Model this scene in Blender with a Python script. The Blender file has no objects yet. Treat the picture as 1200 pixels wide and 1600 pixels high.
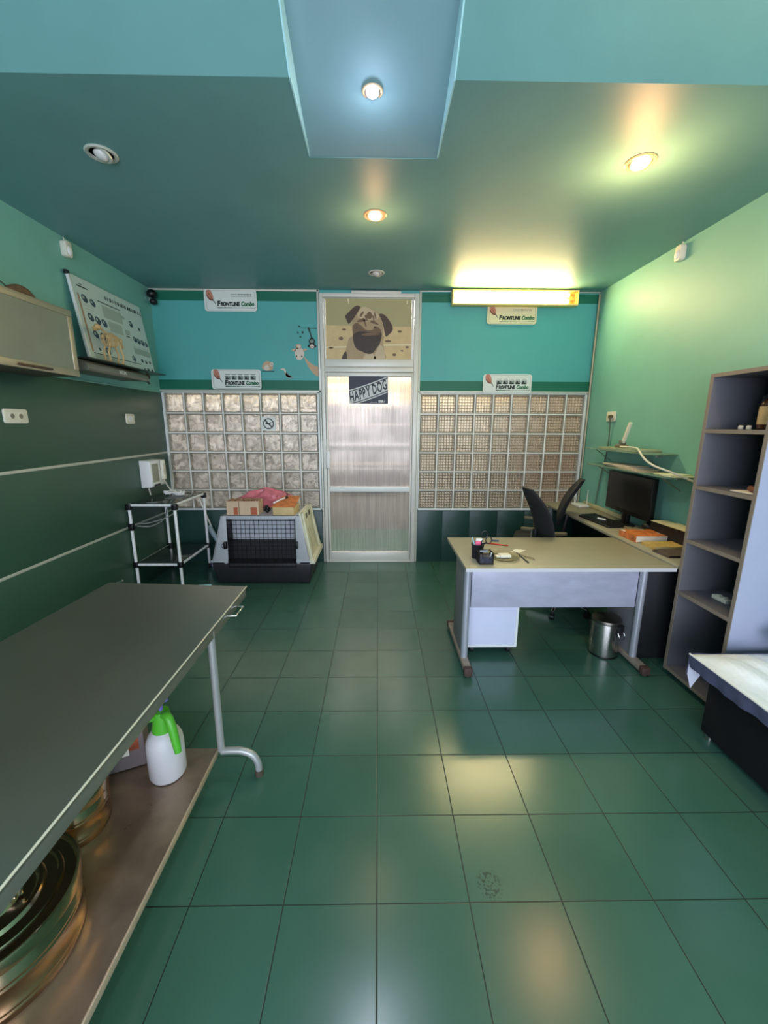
import bpy, bmesh, math, random
from mathutils import Matrix, Vector, Euler
R = random.Random(7)
PI = math.pi
sc = bpy.context.scene
COL = sc.collection

# ------------------------------------------------------------------ materials
def lin(c):
    return tuple(((x/255)/12.92 if x/255 <= .04045 else ((x/255+.055)/1.055)**2.4) for x in c)

def mat(name, rgb, rough=.5, metal=0., var=0., vscale=6., bump=0., bscale=60., trans=0., ior=1.45,
        emit=None, estr=0., spec=.5, coat=0., alpha=1., aniso=None, rvar=0.):
    m = bpy.data.materials.new(name); m.use_nodes = True
    nt = m.node_tree; b = nt.nodes['Principled BSDF']
    c = lin(rgb)
    b.inputs['Base Color'].default_value = (*c, 1)
    b.inputs['Roughness'].default_value = rough
    b.inputs['Metallic'].default_value = metal
    b.inputs['Transmission Weight'].default_value = trans
    b.inputs['IOR'].default_value = ior
    b.inputs['Specular IOR Level'].default_value = spec
    b.inputs['Coat Weight'].default_value = coat
    b.inputs['Alpha'].default_value = alpha
    if emit:
        b.inputs['Emission Color'].default_value = (*lin(emit), 1)
        b.inputs['Emission Strength'].default_value = estr
    tc = nt.nodes.new('ShaderNodeTexCoord')
    if var or rvar:
        mp = nt.nodes.new('ShaderNodeMapping')
        if aniso: mp.inputs['Scale'].default_value = aniso
        nt.links.new(tc.outputs['Object'], mp.inputs['Vector'])
        n = nt.nodes.new('ShaderNodeTexNoise'); n.inputs['Scale'].default_value = vscale
        n.inputs['Detail'].default_value = 6; n.inputs['Roughness'].default_value = .6
        nt.links.new(mp.outputs['Vector'], n.inputs['Vector'])
        if var:
            r = nt.nodes.new('ShaderNodeValToRGB')
            r.color_ramp.elements[0].position = .3; r.color_ramp.elements[1].position = .7
            r.color_ramp.elements[0].color = (*[x*(1-var) for x in c], 1)
            r.color_ramp.elements[1].color = (*[min(1, x*(1+var)) for x in c], 1)
            nt.links.new(n.outputs['Fac'], r.inputs['Fac'])
            nt.links.new(r.outputs['Color'], b.inputs['Base Color'])
        if rvar:
            mr = nt.nodes.new('ShaderNodeMapRange')
            mr.inputs['From Min'].default_value = .3; mr.inputs['From Max'].default_value = .7
            mr.inputs['To Min'].default_value = max(.02, rough-rvar); mr.inputs['To Max'].default_value = rough+rvar
            nt.links.new(n.outputs['Fac'], mr.inputs['Value'])
            nt.links.new(mr.outputs['Result'], b.inputs['Roughness'])
    if bump:
        n2 = nt.nodes.new('ShaderNodeTexNoise'); n2.inputs['Scale'].default_value = bscale
        n2.inputs['Detail'].default_value = 4
        nt.links.new(tc.outputs['Object'], n2.inputs['Vector'])
        bp = nt.nodes.new('ShaderNodeBump'); bp.inputs['Strength'].default_value = bump
        bp.inputs['Distance'].default_value = .01
        nt.links.new(n2.outputs['Fac'], bp.inputs['Height'])
        nt.links.new(bp.outputs['Normal'], b.inputs['Normal'])
    return m

def mathn(nt, op, a, b=None, c=None):
    n = nt.nodes.new('ShaderNodeMath'); n.operation = op
    for i, x in enumerate((a, b, c)):
        if x is None: continue
        if isinstance(x, (int, float)): n.inputs[i].default_value = x
        else: nt.links.new(x, n.inputs[i])
    return n.outputs[0]

def mixc(nt, fac, a, b):
    n = nt.nodes.new('ShaderNodeMix'); n.data_type = 'RGBA'
    if isinstance(fac, (int, float)): n.inputs[0].default_value = fac
    else: nt.links.new(fac, n.inputs[0])
    for i, x in ((6, a), (7, b)):
        if isinstance(x, tuple): n.inputs[i].default_value = (*x[:3], 1)
        else: nt.links.new(x, n.inputs[i])
    return n.outputs[2]

def noise(nt, vec, scale, detail=4, dist=0.):
    n = nt.nodes.new('ShaderNodeTexNoise'); n.inputs['Scale'].default_value = scale
    n.inputs['Detail'].default_value = detail; n.inputs['Distortion'].default_value = dist
    nt.links.new(vec, n.inputs['Vector']); return n.outputs['Fac']

def smooth(nt, v, lo, hi, a=0., b=1.):
    n = nt.nodes.new('ShaderNodeMapRange'); n.interpolation_type = 'SMOOTHSTEP'
    n.inputs['From Min'].default_value = lo; n.inputs['From Max'].default_value = hi
    n.inputs['To Min'].default_value = a; n.inputs['To Max'].default_value = b
    nt.links.new(v, n.inputs['Value']); return n.outputs[0]

def xyz(nt, gen='Object'):
    tc = nt.nodes.new('ShaderNodeTexCoord'); s = nt.nodes.new('ShaderNodeSeparateXYZ')
    nt.links.new(tc.outputs[gen], s.inputs[0]); return tc.outputs[gen], s.outputs

TILE, TX0, TY0 = .33, -.00327, 1.1117
def floor_material():
    m = mat('green_floor_tile', (40, 88, 72), .3)
    nt = m.node_tree; b = nt.nodes['Principled BSDF']
    vec, o = xyz(nt)
    fx = mathn(nt, 'DIVIDE', mathn(nt, 'SUBTRACT', o[0], TX0), TILE)
    fy = mathn(nt, 'DIVIDE', mathn(nt, 'SUBTRACT', o[1], TY0), TILE)
    def edge(f):
        fr = mathn(nt, 'FRACT', f)
        return mathn(nt, 'MINIMUM', fr, mathn(nt, 'SUBTRACT', 1., fr))
    e = mathn(nt, 'MINIMUM', edge(fx), edge(fy))
    joint = smooth(nt, e, .0035, .009, 1., 0.)
    cmb = nt.nodes.new('ShaderNodeCombineXYZ')
    nt.links.new(mathn(nt, 'FLOOR', fx), cmb.inputs[0]); nt.links.new(mathn(nt, 'FLOOR', fy), cmb.inputs[1])
    wn = nt.nodes.new('ShaderNodeTexWhiteNoise'); wn.noise_dimensions = '2D'
    nt.links.new(cmb.outputs[0], wn.inputs['Vector'])
    n1 = noise(nt, vec, 3.2, 6); n2 = noise(nt, vec, 22, 5)
    base = mixc(nt, wn.outputs['Value'], lin((54, 94, 78)), lin((60, 101, 85)))
    base = mixc(nt, smooth(nt, n1, .3, .75, 0., .35), base, lin((74, 110, 96)))
    # dried paw-like scuff on the near tile
    dx = mathn(nt, 'DIVIDE', mathn(nt, 'SUBTRACT', o[0], .412), .05)
    dy = mathn(nt, 'DIVIDE', mathn(nt, 'SUBTRACT', o[1], 1.17), .055)
    d2 = mathn(nt, 'ADD', mathn(nt, 'MULTIPLY', dx, dx), mathn(nt, 'MULTIPLY', dy, dy))
    n3 = noise(nt, vec, 85, 3)
    sc_ = mathn(nt, 'MULTIPLY', smooth(nt, d2, .3, 1.2, 1., 0.), smooth(nt, n3, .5, .56))
    base = mixc(nt, mathn(nt, 'MULTIPLY', sc_, .75), base, lin((24, 46, 42)))
    col = mixc(nt, joint, base, lin((9, 30, 24)))
    nt.links.new(col, b.inputs['Base Color'])
    ro = mathn(nt, 'ADD', mathn(nt, 'MULTIPLY', n1, .06), mathn(nt, 'MULTIPLY', n2, .03))
    ro = mathn(nt, 'ADD', ro, .195)
    b.inputs['Specular IOR Level'].default_value = .75
    nt.links.new(mathn(nt, 'ADD', ro, mathn(nt, 'MULTIPLY', joint, .3)), b.inputs['Roughness'])
    bp = nt.nodes.new('ShaderNodeBump'); bp.inputs['Strength'].default_value = .25; bp.inputs['Distance'].default_value = .002
    h = mathn(nt, 'ADD', mathn(nt, 'MULTIPLY', joint, -1.), mathn(nt, 'MULTIPLY', n2, .03))
    nt.links.new(h, bp.inputs['Height']); nt.links.new(bp.outputs['Normal'], b.inputs['Normal'])
    return m

def block_glass(kind):
    m = mat('block_glass_'+kind, (225, 222, 212), .08, trans=1., ior=1.45)
    nt = m.node_tree; b = nt.nodes['Principled BSDF']
    vec, o = xyz(nt)
    bp = nt.nodes.new('ShaderNodeBump')
    if kind == 'wavy':
        n = noise(nt, vec, 11, 2, 1.6)
        h = mathn(nt, 'ADD', n, mathn(nt, 'MULTIPLY', noise(nt, vec, 34, 2, 1.), .25))
        bp.inputs['Strength'].default_value = .9; bp.inputs['Distance'].default_value = .012
        tint = mixc(nt, smooth(nt, n, .35, .65), lin((176, 172, 168)), lin((240, 236, 232)))
    else:
        k = 2*PI/.0325
        sx = mathn(nt, 'SINE', mathn(nt, 'MULTIPLY', o[0], k)); sz = mathn(nt, 'SINE', mathn(nt, 'MULTIPLY', o[2], k))
        h = mathn(nt, 'ADD', sx, sz)
        bp.inputs['Strength'].default_value = .35; bp.inputs['Distance'].default_value = .003
        ln = mathn(nt, 'MINIMUM', smooth(nt, sx, -.98, -.3), smooth(nt, sz, -.98, -.3))
        tint = mixc(nt, ln, lin((140, 132, 116)), lin((242, 232, 216)))
    nt.links.new(h, bp.inputs['Height'])
    nt.links.new(bp.outputs['Normal'], b.inputs['Normal'])
    nt.links.new(tint, b.inputs['Base Color'])
    # part of the light is scattered inside the moulded glass
    tl = nt.nodes.new('ShaderNodeBsdfTranslucent'); nt.links.new(tint, tl.inputs['Color'])
    mx = nt.nodes.new('ShaderNodeMixShader'); mx.inputs[0].default_value = .30
    nt.links.new(b.outputs[0], mx.inputs[1]); nt.links.new(tl.outputs[0], mx.inputs[2])
    nt.links.new(mx.outputs[0], nt.nodes['Material Output'].inputs['Surface'])
    return m

def ribbed_glass():
    m = mat('ribbed_door_glass', (226, 222, 222), .16, trans=1., ior=1.3)
    nt = m.node_tree; b = nt.nodes['Principled BSDF']
    vec, o = xyz(nt)
    mp = nt.nodes.new('ShaderNodeMapping'); mp.inputs['Scale'].default_value = (1, 1, .02)
    nt.links.new(vec, mp.inputs['Vector'])
    n = noise(nt, mp.outputs[0], 95, 3)
    bp = nt.nodes.new('ShaderNodeBump'); bp.inputs['Strength'].default_value = .35; bp.inputs['Distance'].default_value = .002
    nt.links.new(n, bp.inputs['Height']); nt.links.new(bp.outputs['Normal'], b.inputs['Normal'])
    tint = mixc(nt, smooth(nt, n, .4, .6), lin((214, 206, 204)), lin((240, 234, 232)))
    nt.links.new(tint, b.inputs['Base Color'])
    tl = nt.nodes.new('ShaderNodeBsdfTranslucent'); nt.links.new(tint, tl.inputs['Color'])
    mx = nt.nodes.new('ShaderNodeMixShader'); mx.inputs[0].default_value = .14
    nt.links.new(b.outputs[0], mx.inputs[1]); nt.links.new(tl.outputs[0], mx.inputs[2])
    nt.links.new(mx.outputs[0], nt.nodes['Material Output'].inputs['Surface'])
    return m

def corridor_material():
    m = mat('corridor_colours', (200, 190, 170), .7)  # colour zones by height and side, with narrow bands across
    nt = m.node_tree; b = nt.nodes['Principled BSDF']
    vec, o = xyz(nt)
    mp = nt.nodes.new('ShaderNodeMapping'); mp.inputs['Scale'].default_value = (.25, 1, 1.3)
    nt.links.new(vec, mp.inputs['Vector'])
    n = noise(nt, mp.outputs[0], 4.5, 4)
    n2 = noise(nt, vec, 2.3, 3)
    hi = mixc(nt, smooth(nt, n, .4, .62), lin((206, 172, 118)), lin((250, 236, 214)))
    lo = mixc(nt, smooth(nt, n2, .4, .65), lin((120, 116, 116)), lin((196, 190, 190)))
    z = mathn(nt, 'ADD', o[2], mathn(nt, 'MULTIPLY', n, .3))
    c = mixc(nt, smooth(nt, z, 2.04, 2.2), lo, hi)
    for zc, hw, dk in ((1.36, .022, (236, 230, 226)), (1.30, .035, (84, 84, 84)), (1.06, .02, (220, 200, 184)), (.98, .012, (232, 226, 222)), (.80, .10, (96, 94, 96)), (1.66, .012, (224, 216, 206)), (2.16, .02, (168, 140, 100)), (.30, .3, (132, 126, 116))):
        c = mixc(nt, smooth(nt, mathn(nt, 'ABSOLUTE', mathn(nt, 'SUBTRACT', o[2], zc)), hw*.7, hw*1.3, .75, 0.), c, lin(dk))
    xr = mathn(nt, 'ADD', o[0], mathn(nt, 'MULTIPLY', n2, .5))
    rt = mixc(nt, smooth(nt, o[2], .9, 1.5), lin((120, 62, 48)), lin((128, 108, 84)))
    c = mixc(nt, smooth(nt, xr, 2.45, 2.75), c, rt)
    c = mixc(nt, smooth(nt, o[0], -3.5, -2.7, .75, 0.), c, lin((80, 78, 70)))
    nt.links.new(c, b.inputs['Base Color'])
    return m

M = {}
M['floor'] = floor_material()
M['ceiling'] = mat('teal_ceiling_paint', (107, 155, 152), .5, var=.07, vscale=1.6)
M['cove'] = mat('pale_teal_cove_paint', (130, 162, 166), .5, var=.05, vscale=2)
M['wall'] = mat('mint_wall_paint', (120, 180, 166), .5, var=.05, vscale=1.8, bump=.03, bscale=90)
M['turq'] = mat('turquoise_wall_paint', (84, 168, 164), .5, var=.04, vscale=1.5)
M['stripe'] = mat('dark_green_stripe_paint', (20, 106, 82), .5)
M['clad'] = mat('dark_green_laminate', (56, 90, 72), .38, var=.08, vscale=2, rvar=.06)
M['cladb'] = mat('deep_green_laminate', (38, 70, 64), .38, var=.08, vscale=2)
M['trim'] = mat('grey_aluminium_trim', (202, 202, 190), .4, .2)
M['white'] = mat('white_painted_metal', (226, 230, 228), .4, var=.03)
M['doorw'] = mat('white_door_aluminium', (216, 214, 204), .4, .1, var=.04, vscale=5)
M['mortar'] = mat('white_joint_mortar', (252, 248, 238), .7, var=.05, vscale=20)
M['bwavy'] = block_glass('wavy'); M['bgrid'] = block_glass('grid')
def backlit(m, f):
    nt = m.node_tree; b = nt.nodes['Principled BSDF']
    tl = nt.nodes.new('ShaderNodeBsdfTranslucent'); tl.inputs['Color'].default_value = b.inputs['Base Color'].default_value
    mx = nt.nodes.new('ShaderNodeMixShader'); mx.inputs[0].default_value = f
    nt.links.new(b.outputs[0], mx.inputs[1]); nt.links.new(tl.outputs[0], mx.inputs[2])
    nt.links.new(mx.outputs[0], nt.nodes['Material Output'].inputs['Surface'])
backlit(M['mortar'], .12)
M['blkedge'] = mat('block_edge_glass', (150, 144, 130), .25, var=.1, spec=.6)
M['ribbed'] = ribbed_glass()
M['corr'] = corridor_material()
M['plast'] = mat('cream_plastic', (222, 218, 200), .4)
M['wplast'] = mat('white_plastic', (232, 232, 228), .4)
M['dplast'] = mat('dark_plastic', (26, 26, 28), .45)
M['black'] = mat('black_plastic', (14, 14, 15), .4)
M['steel'] = mat('brushed_steel', (188, 186, 180), .28, 1., rvar=.08, vscale=4, aniso=(1, 12, 1))
M['tabletop'] = mat('dull_steel_sheet', (158, 152, 142), .33, .85, var=.06, vscale=1.5, rvar=.03)
M['edge'] = mat('steel_edge_highlight', (236, 228, 204), .35, .2)  # pale cream carries the light reflected along the steel edge
M['shelfst'] = mat('worn_brown_steel', (158, 138, 120), .36, .7, var=.2, vscale=7, rvar=.1, bump=.05, bscale=40)
M['pot'] = mat('polished_pot_steel', (184, 160, 128), .17, 1., rvar=.05, vscale=3)
M['tube'] = mat('grey_painted_tube', (172, 174, 172), .38, .4, var=.08, vscale=14)
M['chrome'] = mat('chrome', (215, 215, 215), .12, 1.)
M['trolley'] = mat('chipped_white_tube', (238, 238, 236), .4, .05, var=.12, vscale=26)
M['desk'] = mat('olive_grey_laminate', (158, 152, 130), .42, var=.04, vscale=6)
M['deskedge'] = mat('pale_desk_edge', (206, 204, 208), .45)
M['desksilver'] = mat('silver_scuffed_panel', (176, 176, 194), .42, .1, var=.1, vscale=7, aniso=(1, 1, 2.4))
M['deskleg'] = mat('silver_leg_paint', (178, 180, 190), .35, .4)
M['deskfoot'] = mat('worn_foot_beam', (152, 138, 124), .5, .2, var=.2, vscale=16)
M['pedw'] = mat('white_pedestal_laminate', (214, 218, 240), .45, var=.02)
M['shelfu'] = mat('grey_laminate', (98, 98, 104), .5, var=.04)
M['shelfedge'] = mat('taupe_edge_band', (134, 122, 108), .5, var=.05)
M['shelflav'] = mat('lavender_grey_laminate', (164, 168, 192), .5, var=.03)
M['darkback'] = mat('dark_grey_back_panel', (44, 44, 46), .6)
M['crateg'] = mat('light_grey_plastic', (176, 178, 182), .5, var=.06, vscale=10)
M['cratec'] = mat('cream_yellowed_plastic', (216, 212, 182), .5, var=.05)
M['crated'] = mat('dark_grey_plastic', (44, 42, 46), .45, var=.15, vscale=12)
M['wire'] = mat('black_wire', (26, 26, 28), .4, .5)
M['carton'] = mat('pale_cardboard', (206, 178, 146), .7, var=.06, vscale=20)
M['cartonr'] = mat('red_brown_print', (176, 92, 62), .7)
M['bagp'] = mat('pink_film', (236, 132, 142), .3, var=.22, vscale=14, bump=.8, bscale=22, trans=.25)
M['sheet'] = mat('pale_blue_paper_cover', (236, 240, 244), .55, var=.05, vscale=7, bump=.8, bscale=11)
M['band'] = mat('grey_blue_hem_fabric', (84, 86, 112), .75, var=.12, vscale=20)
M['blackfab'] = mat('black_fabric', (7, 7, 9), .9)
M['paper'] = mat('white_paper', (236, 232, 216), .7)
M['ink'] = mat('dark_ink', (40, 48, 44), .6)
M['inkg'] = mat('green_ink', (34, 104, 66), .6)
M['inkgrey'] = mat('grey_ink', (136, 146, 140), .6)
M['sign'] = mat('sign_board_white', (222, 226, 218), .45)
M['navy'] = mat('navy_print', (46, 50, 66), .5)
M['pgrey'] = mat('pale_grey_print', (206, 208, 204), .5)
M['glass'] = mat('clear_glass', (225, 240, 232), .03, trans=1., ior=1.45)
M['gedge'] = mat('green_glass_edge', (150, 186, 160), .2, trans=.5)
M['smoked'] = mat('smoked_glass', (70, 84, 80), .08, trans=.55, spec=.7)
M['frost'] = mat('frosted_cabinet_glass', (128, 132, 116), .3, spec=.7, var=.08, vscale=3)
M['alum'] = mat('warm_aluminium', (176, 166, 142), .4, .5)
M['carc'] = mat('cabinet_carcass_brown', (92, 84, 70), .5)

# ------------------------------------------------------------------ mesh builder
class MB:
    def __init__(s): s.v = []; s.f = []; s.mi = []
    def add(s, vs, fs, mi=0, mtx=None):
        n = len(s.v)
        for p in vs:
            p = Vector(p)
            s.v.append(mtx @ p if mtx else p)
        for f in fs: s.f.append(tuple(i+n for i in f)); s.mi.append(mi)
        return s
    def box(s, x0, x1, y0, y1, z0, z1, mi=0, mtx=None):
        vs = [(x, y, z) for z in (z0, z1) for y in (y0, y1) for x in (x0, x1)]
        return s.add(vs, [(0,2,3,1),(4,5,7,6),(0,1,5,4),(2,6,7,3),(0,4,6,2),(1,3,7,5)], mi, mtx)
    def cyl(s, p0, p1, r0, r1=None, n=16, mi=0, caps=True, mtx=None):
        r1 = r0 if r1 is None else r1
        p0, p1 = Vector(p0), Vector(p1); d = (p1-p0)
        if d.length < 1e-9: return s
        q = d.to_track_quat('Z', 'Y').to_matrix()
        vs = []
        for p, r in ((p0, r0), (p1, r1)):
            for k in range(n):
                a = 2*PI*k/n; vs.append(p + q @ Vector((r*math.cos(a), r*math.sin(a), 0)))
        fs = [(k, (k+1) % n, n+(k+1) % n, n+k) for k in range(n)]
        if caps: fs += [tuple(range(n-1, -1, -1)), tuple(range(n, 2*n))]
        return s.add(vs, fs, mi, mtx)
    def tube(s, pts, r, n=10, mi=0, mtx=None):
        pts = [Vector(p) for p in pts]; m = len(pts); vs = []
        up = None
        for i, p in enumerate(pts):
            t = (pts[min(i+1, m-1)] - pts[max(i-1, 0)]).normalized()
            if up is None: up = t.orthogonal().normalized()
            up = (up - t*up.dot(t))
            up = up.normalized() if up.length > 1e-6 else t.orthogonal().normalized()
            w = t.cross(up); rr = r(i/(m-1)) if callable(r) else r
            for k in range(n):
                a = 2*PI*k/n; vs.append(p + up*rr*math.cos(a) + w*rr*math.sin(a))
        fs = [(i*n+k, i*n+(k+1) % n, (i+1)*n+(k+1) % n, (i+1)*n+k) for i in range(m-1) for k in range(n)]
        fs += [tuple(range(n-1, -1, -1)), tuple(range((m-1)*n, m*n))]
        return s.add(vs, fs, mi, mtx)
    def lathe(s, prof, c=(0, 0, 0), n=32, mi=0, mtx=None):
        vs = []; m = len(prof)
        for r, z in prof:
            for k in range(n):
                a = 2*PI*k/n; vs.append((c[0]+r*math.cos(a), c[1]+r*math.sin(a), c[2]+z))
        fs = [(i*n+k, i*n+(k+1) % n, (i+1)*n+(k+1) % n, (i+1)*n+k) for i in range(m-1) for k in range(n)]
        fs += [tuple(range(n-1, -1, -1)), tuple(range((m-1)*n, m*n))]
        return s.add(vs, fs, mi, mtx)
    def ball(s, c, rx, ry=None, rz=None, n=16, m=10, mi=0, mtx=None):
        ry = rx if ry is None else ry; rz = rx if rz is None else rz
        vs = [(c[0], c[1], c[2]-rz)]
        for i in range(1, m):
            t = -PI/2 + PI*i/m
            for k in range(n):
                a = 2*PI*k/n
                vs.append((c[0]+rx*math.cos(t)*math.cos(a), c[1]+ry*math.cos(t)*math.sin(a), c[2]+rz*math.sin(t)))
        vs.append((c[0], c[1], c[2]+rz)); L = len(vs)-1
        fs = [(0, 1+(k+1) % n, 1+k) for k in range(n)]
        for i in range(m-2):
            for k in range(n):
                a = 1+i*n; fs.append((a+k, a+(k+1) % n, a+n+(k+1) % n, a+n+k))
        a = 1+(m-2)*n; fs += [(a+k, a+(k+1) % n, L) for k in range(n)]
        return s.add(vs, fs, mi, mtx)
    def prism(s, poly, fn, d0, d1, mi=0):
        """poly: 2-D outline; fn(u,v,d) -> point; extruded from d0 to d1"""
        n = len(poly)
        vs = [fn(u, v, d0) for u, v in poly] + [fn(u, v, d1) for u, v in poly]
        fs = [tuple(range(n-1, -1, -1)), tuple(range(n, 2*n))] + [(k, (k+1) % n, n+(k+1) % n, n+k) for k in range(n)]
        return s.add(vs, fs, mi)
    def grid(s, fn, nu, nv, mi=0):
        vs = [fn(i/nu, j/nv) for j in range(nv+1) for i in range(nu+1)]
        fs = [(j*(nu+1)+i, j*(nu+1)+i+1, (j+1)*(nu+1)+i+1, (j+1)*(nu+1)+i) for j in range(nv) for i in range(nu)]
        return s.add(vs, fs, mi)
    def poly(s, pts, mi=0): return s.add(pts, [tuple(range(len(pts)))], mi)

WM = {}
def link(o, parent=None):
    COL.objects.link(o)
    if parent: o.parent = parent
    return o

def build(mb, name, mats, parent=None, bevel=0., seg=2, smooth=True, angle=40, sub=0, fix=True):
    if not isinstance(mats, (list, tuple)): mats = [mats]
    me = bpy.data.meshes.new(name)
    Mw = WM.get(parent.name, Matrix()) if parent else None
    vs = mb.v
    loc = None
    if parent:
        inv = Mw.inverted(); vs = [inv @ v for v in vs]
    else:
        lo = [min(v[i] for v in vs) for i in range(3)]; hi = [max(v[i] for v in vs) for i in range(3)]
        loc = Vector(((lo[0]+hi[0])/2, (lo[1]+hi[1])/2, lo[2])) if not name.startswith(('floor', 'ceiling', 'wall_', 'window_', 'door_')) else Vector((0, 0, 0))
        vs = [v-loc for v in vs]
    me.from_pydata([tuple(v) for v in vs], [], mb.f)
    for m in mats: me.materials.append(m)
    me.polygons.foreach_set('material_index', mb.mi)
    bm = bmesh.new(); bm.from_mesh(me)
    if fix: bmesh.ops.recalc_face_normals(bm, faces=bm.faces)
    if bevel:
        ed = [e for e in bm.edges if len(e.link_faces) == 2 and e.calc_face_angle(0) > .6]
        bmesh.ops.bevel(bm, geom=ed, offset=bevel, segments=seg, affect='EDGES', profile=.5, clamp_overlap=True)
    bm.to_mesh(me); bm.free()
    if smooth:
        me.polygons.foreach_set('use_smooth', [True]*len(me.polygons))
        me.set_sharp_from_angle(angle=math.radians(angle))
    o = bpy.data.objects.new(name, me)
    if loc is not None: o.location = loc
    link(o, parent)
    WM[o.name] = Mw.copy() if parent else Matrix.Translation(loc)
    if sub:
        md = o.modifiers.new('subsurf', 'SUBSURF'); md.levels = sub; md.render_levels = sub
    return o

def tag(o, label, cat, group=None):
    o['label'] = label; o['category'] = cat
    if group: o['group'] = group
    return o
def thing(name, label, cat, loc=(0, 0, 0), rz=0., group=None):
    o = bpy.data.objects.new(name, None); o.empty_display_size = .1
    link(o); o.location = loc; o.rotation_euler = (0, 0, rz)
    WM[o.name] = Matrix.Translation(loc) @ Matrix.Rotation(rz, 4, 'Z')
    return tag(o, label, cat, group)
def struct(o): o['kind'] = 'structure'; return o
def place(o, loc, rz=0.):
    o.location = loc; o.rotation_euler = (0, 0, rz)
    WM[o.name] = Matrix.Translation(loc) @ Matrix.Rotation(rz, 4, 'Z')
def dup(root, loc, rz, label, group=None):
    r = root.copy(); COL.objects.link(r); r.location = loc; r.rotation_euler = (0, 0, rz)
    r['label'] = label
    if group: r['group'] = group
    for ch in list(root.children):
        c = ch.copy(); COL.objects.link(c); c.parent = r
        for g in list(ch.children):
            d = g.copy(); COL.objects.link(d); d.parent = c
    return r

def bez(pts, n=10):
    """Catmull-Rom through the points"""
    P = [Vector(p) for p in pts]; P = [P[0]*2-P[1]] + P + [P[-1]*2-P[-2]]; out = []
    for i in range(1, len(P)-2):
        for k in range(n):
            t = k/n; a, b, c, d = P[i-1], P[i], P[i+1], P[i+2]
            out.append(.5*((2*b)+(-a+c)*t+(2*a-5*b+4*c-d)*t*t+(-a+3*b-3*c+d)*t**3))
    out.append(P[-2]); return out
def closed(pts, n=6):
    P = [Vector((p[0], p[1], 0)) for p in pts]; m = len(P); out = []
    for i in range(m):
        a, b, c, d = P[i-1], P[i], P[(i+1) % m], P[(i+2) % m]
        for k in range(n):
            t = k/n
            q = .5*((2*b)+(-a+c)*t+(2*a-5*b+4*c-d)*t*t+(-a+3*b-3*c+d)*t**3); out.append((q.x, q.y))
    return out
def rrect(x0, x1, y0, y1, r, n=5):
    out = []
    for cx, cy, a0 in ((x1-r, y1-r, 0), (x0+r, y1-r, PI/2), (x0+r, y0+r, PI), (x1-r, y0+r, 1.5*PI)):
        for k in range(n+1):
            a = a0+PI/2*k/n; out.append((cx+r*math.cos(a), cy+r*math.sin(a)))
    return out
def ell(cx, cy, rx, ry, n=20, rot=0.):
    return [(cx+rx*math.cos(a)*math.cos(rot)-ry*math.sin(a)*math.sin(rot), cy+rx*math.cos(a)*math.sin(rot)+ry*math.sin(a)*math.cos(rot))
            for a in (2*PI*k/n for k in range(n))]

def text_geo(s, size, xs=1., shear=0., bold=0., center=False):
    cu = bpy.data.curves.new('txt', 'FONT'); cu.body = s; cu.size = size; cu.shear = shear; cu.offset = bold
    cu.resolution_u = 3
    if center: cu.align_x = 'CENTER'
    o = bpy.data.objects.new('txt', cu); COL.objects.link(o)
    dg = bpy.context.evaluated_depsgraph_get(); dg.update()
    me = bpy.data.meshes.new_from_object(o.evaluated_get(dg))
    vs = [(v.co.x*xs, v.co.y) for v in me.vertices]; fs = [tuple(p.vertices) for p in me.polygons]
    bpy.data.objects.remove(o); bpy.data.meshes.remove(me); bpy.data.curves.remove(cu)
    return vs, fs
def put_text(mb, s, size, fn, mi=0, xs=1., shear=0., bold=0., width=None):
    vs, fs = text_geo(s, size, xs, shear, bold)
    if width:
        x0 = min(v[0] for v in vs); x1 = max(v[0] for v in vs); k = width/(x1-x0)
        vs = [((v[0]-x0)*k, v[1]) for v in vs]
    mb.add([fn(u, v) for u, v in vs], fs, mi)

# room measures (metres); the camera stands at the origin, looking along +Y
XL, XR, YB, ZC, YF = -2.46, 2.42, 4.80, 3.08, -2.6
ZH = 3.62                       # higher ceiling over the entrance half
YS0, YS1 = 2.05, 1.45           # the ceiling slopes up between these

# ------------------------------------------------------------------ shell
mb = MB(); mb.box(-3.8, 3.8, YF, 6.9, -.12, 0); struct(build(mb, 'floor', M['floor'], smooth=False))
NX0, NX1, NY = -.375, .325, 2.57  # the cove cut into the ceiling
mb = MB()
T = .08
mb.box(XL, NX0, NY, YB, ZC, ZC+T); mb.box(NX1, XR, NY, YB, ZC, ZC+T); mb.box(NX0, NX1, NY, YB, ZC, ZC+T)
prof = [(NY, ZC), (YS0, ZC), (YS1, ZH), (YF, ZH)]
for x0, x1 in ((XL, NX0), (NX1, XR)):
    for (ya, za), (yb, zb) in zip(prof[:-1], prof[1:]):
        mb.prism([(ya, za), (yb, zb), (yb, zb+.25), (ya, za+.25)], lambda u, v, d: (d, u, v), x0, x1)
struct(build(mb, 'ceiling', M['ceiling'], smooth=False))
mb = MB()
cp = [(NY, ZC+.002), (2.46, ZC+.022), (2.36, ZC+.046), (2.24, ZC+.083), (2.12, ZC+.128), (2.0, ZC+.182), (1.88, ZC+.24),
      (1.76, ZC+.32), (1.62, ZC+.44), (1.45, ZH+.04), (1.2, ZH+.07), (YF, ZH+.07)]
vs = []
for y, z in cp: vs += [(NX0, y, z), (NX1, y, z)]
n = len(cp)
for y, z in cp: vs += [(NX0, y, z+.1), (NX1, y, z+.1)]
fs = [(2*i, 2*i+1, 2*i+3, 2*i+2) for i in range(n-1)] + [(2*n+2*i, 2*n+2*i+2, 2*n+2*i+3, 2*n+2*i+1) for i in range(n-1)]
mb.add(vs, fs)
struct(build(mb, 'ceiling_cove', M['cove'], fix=False, angle=60))
mb = MB()
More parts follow.
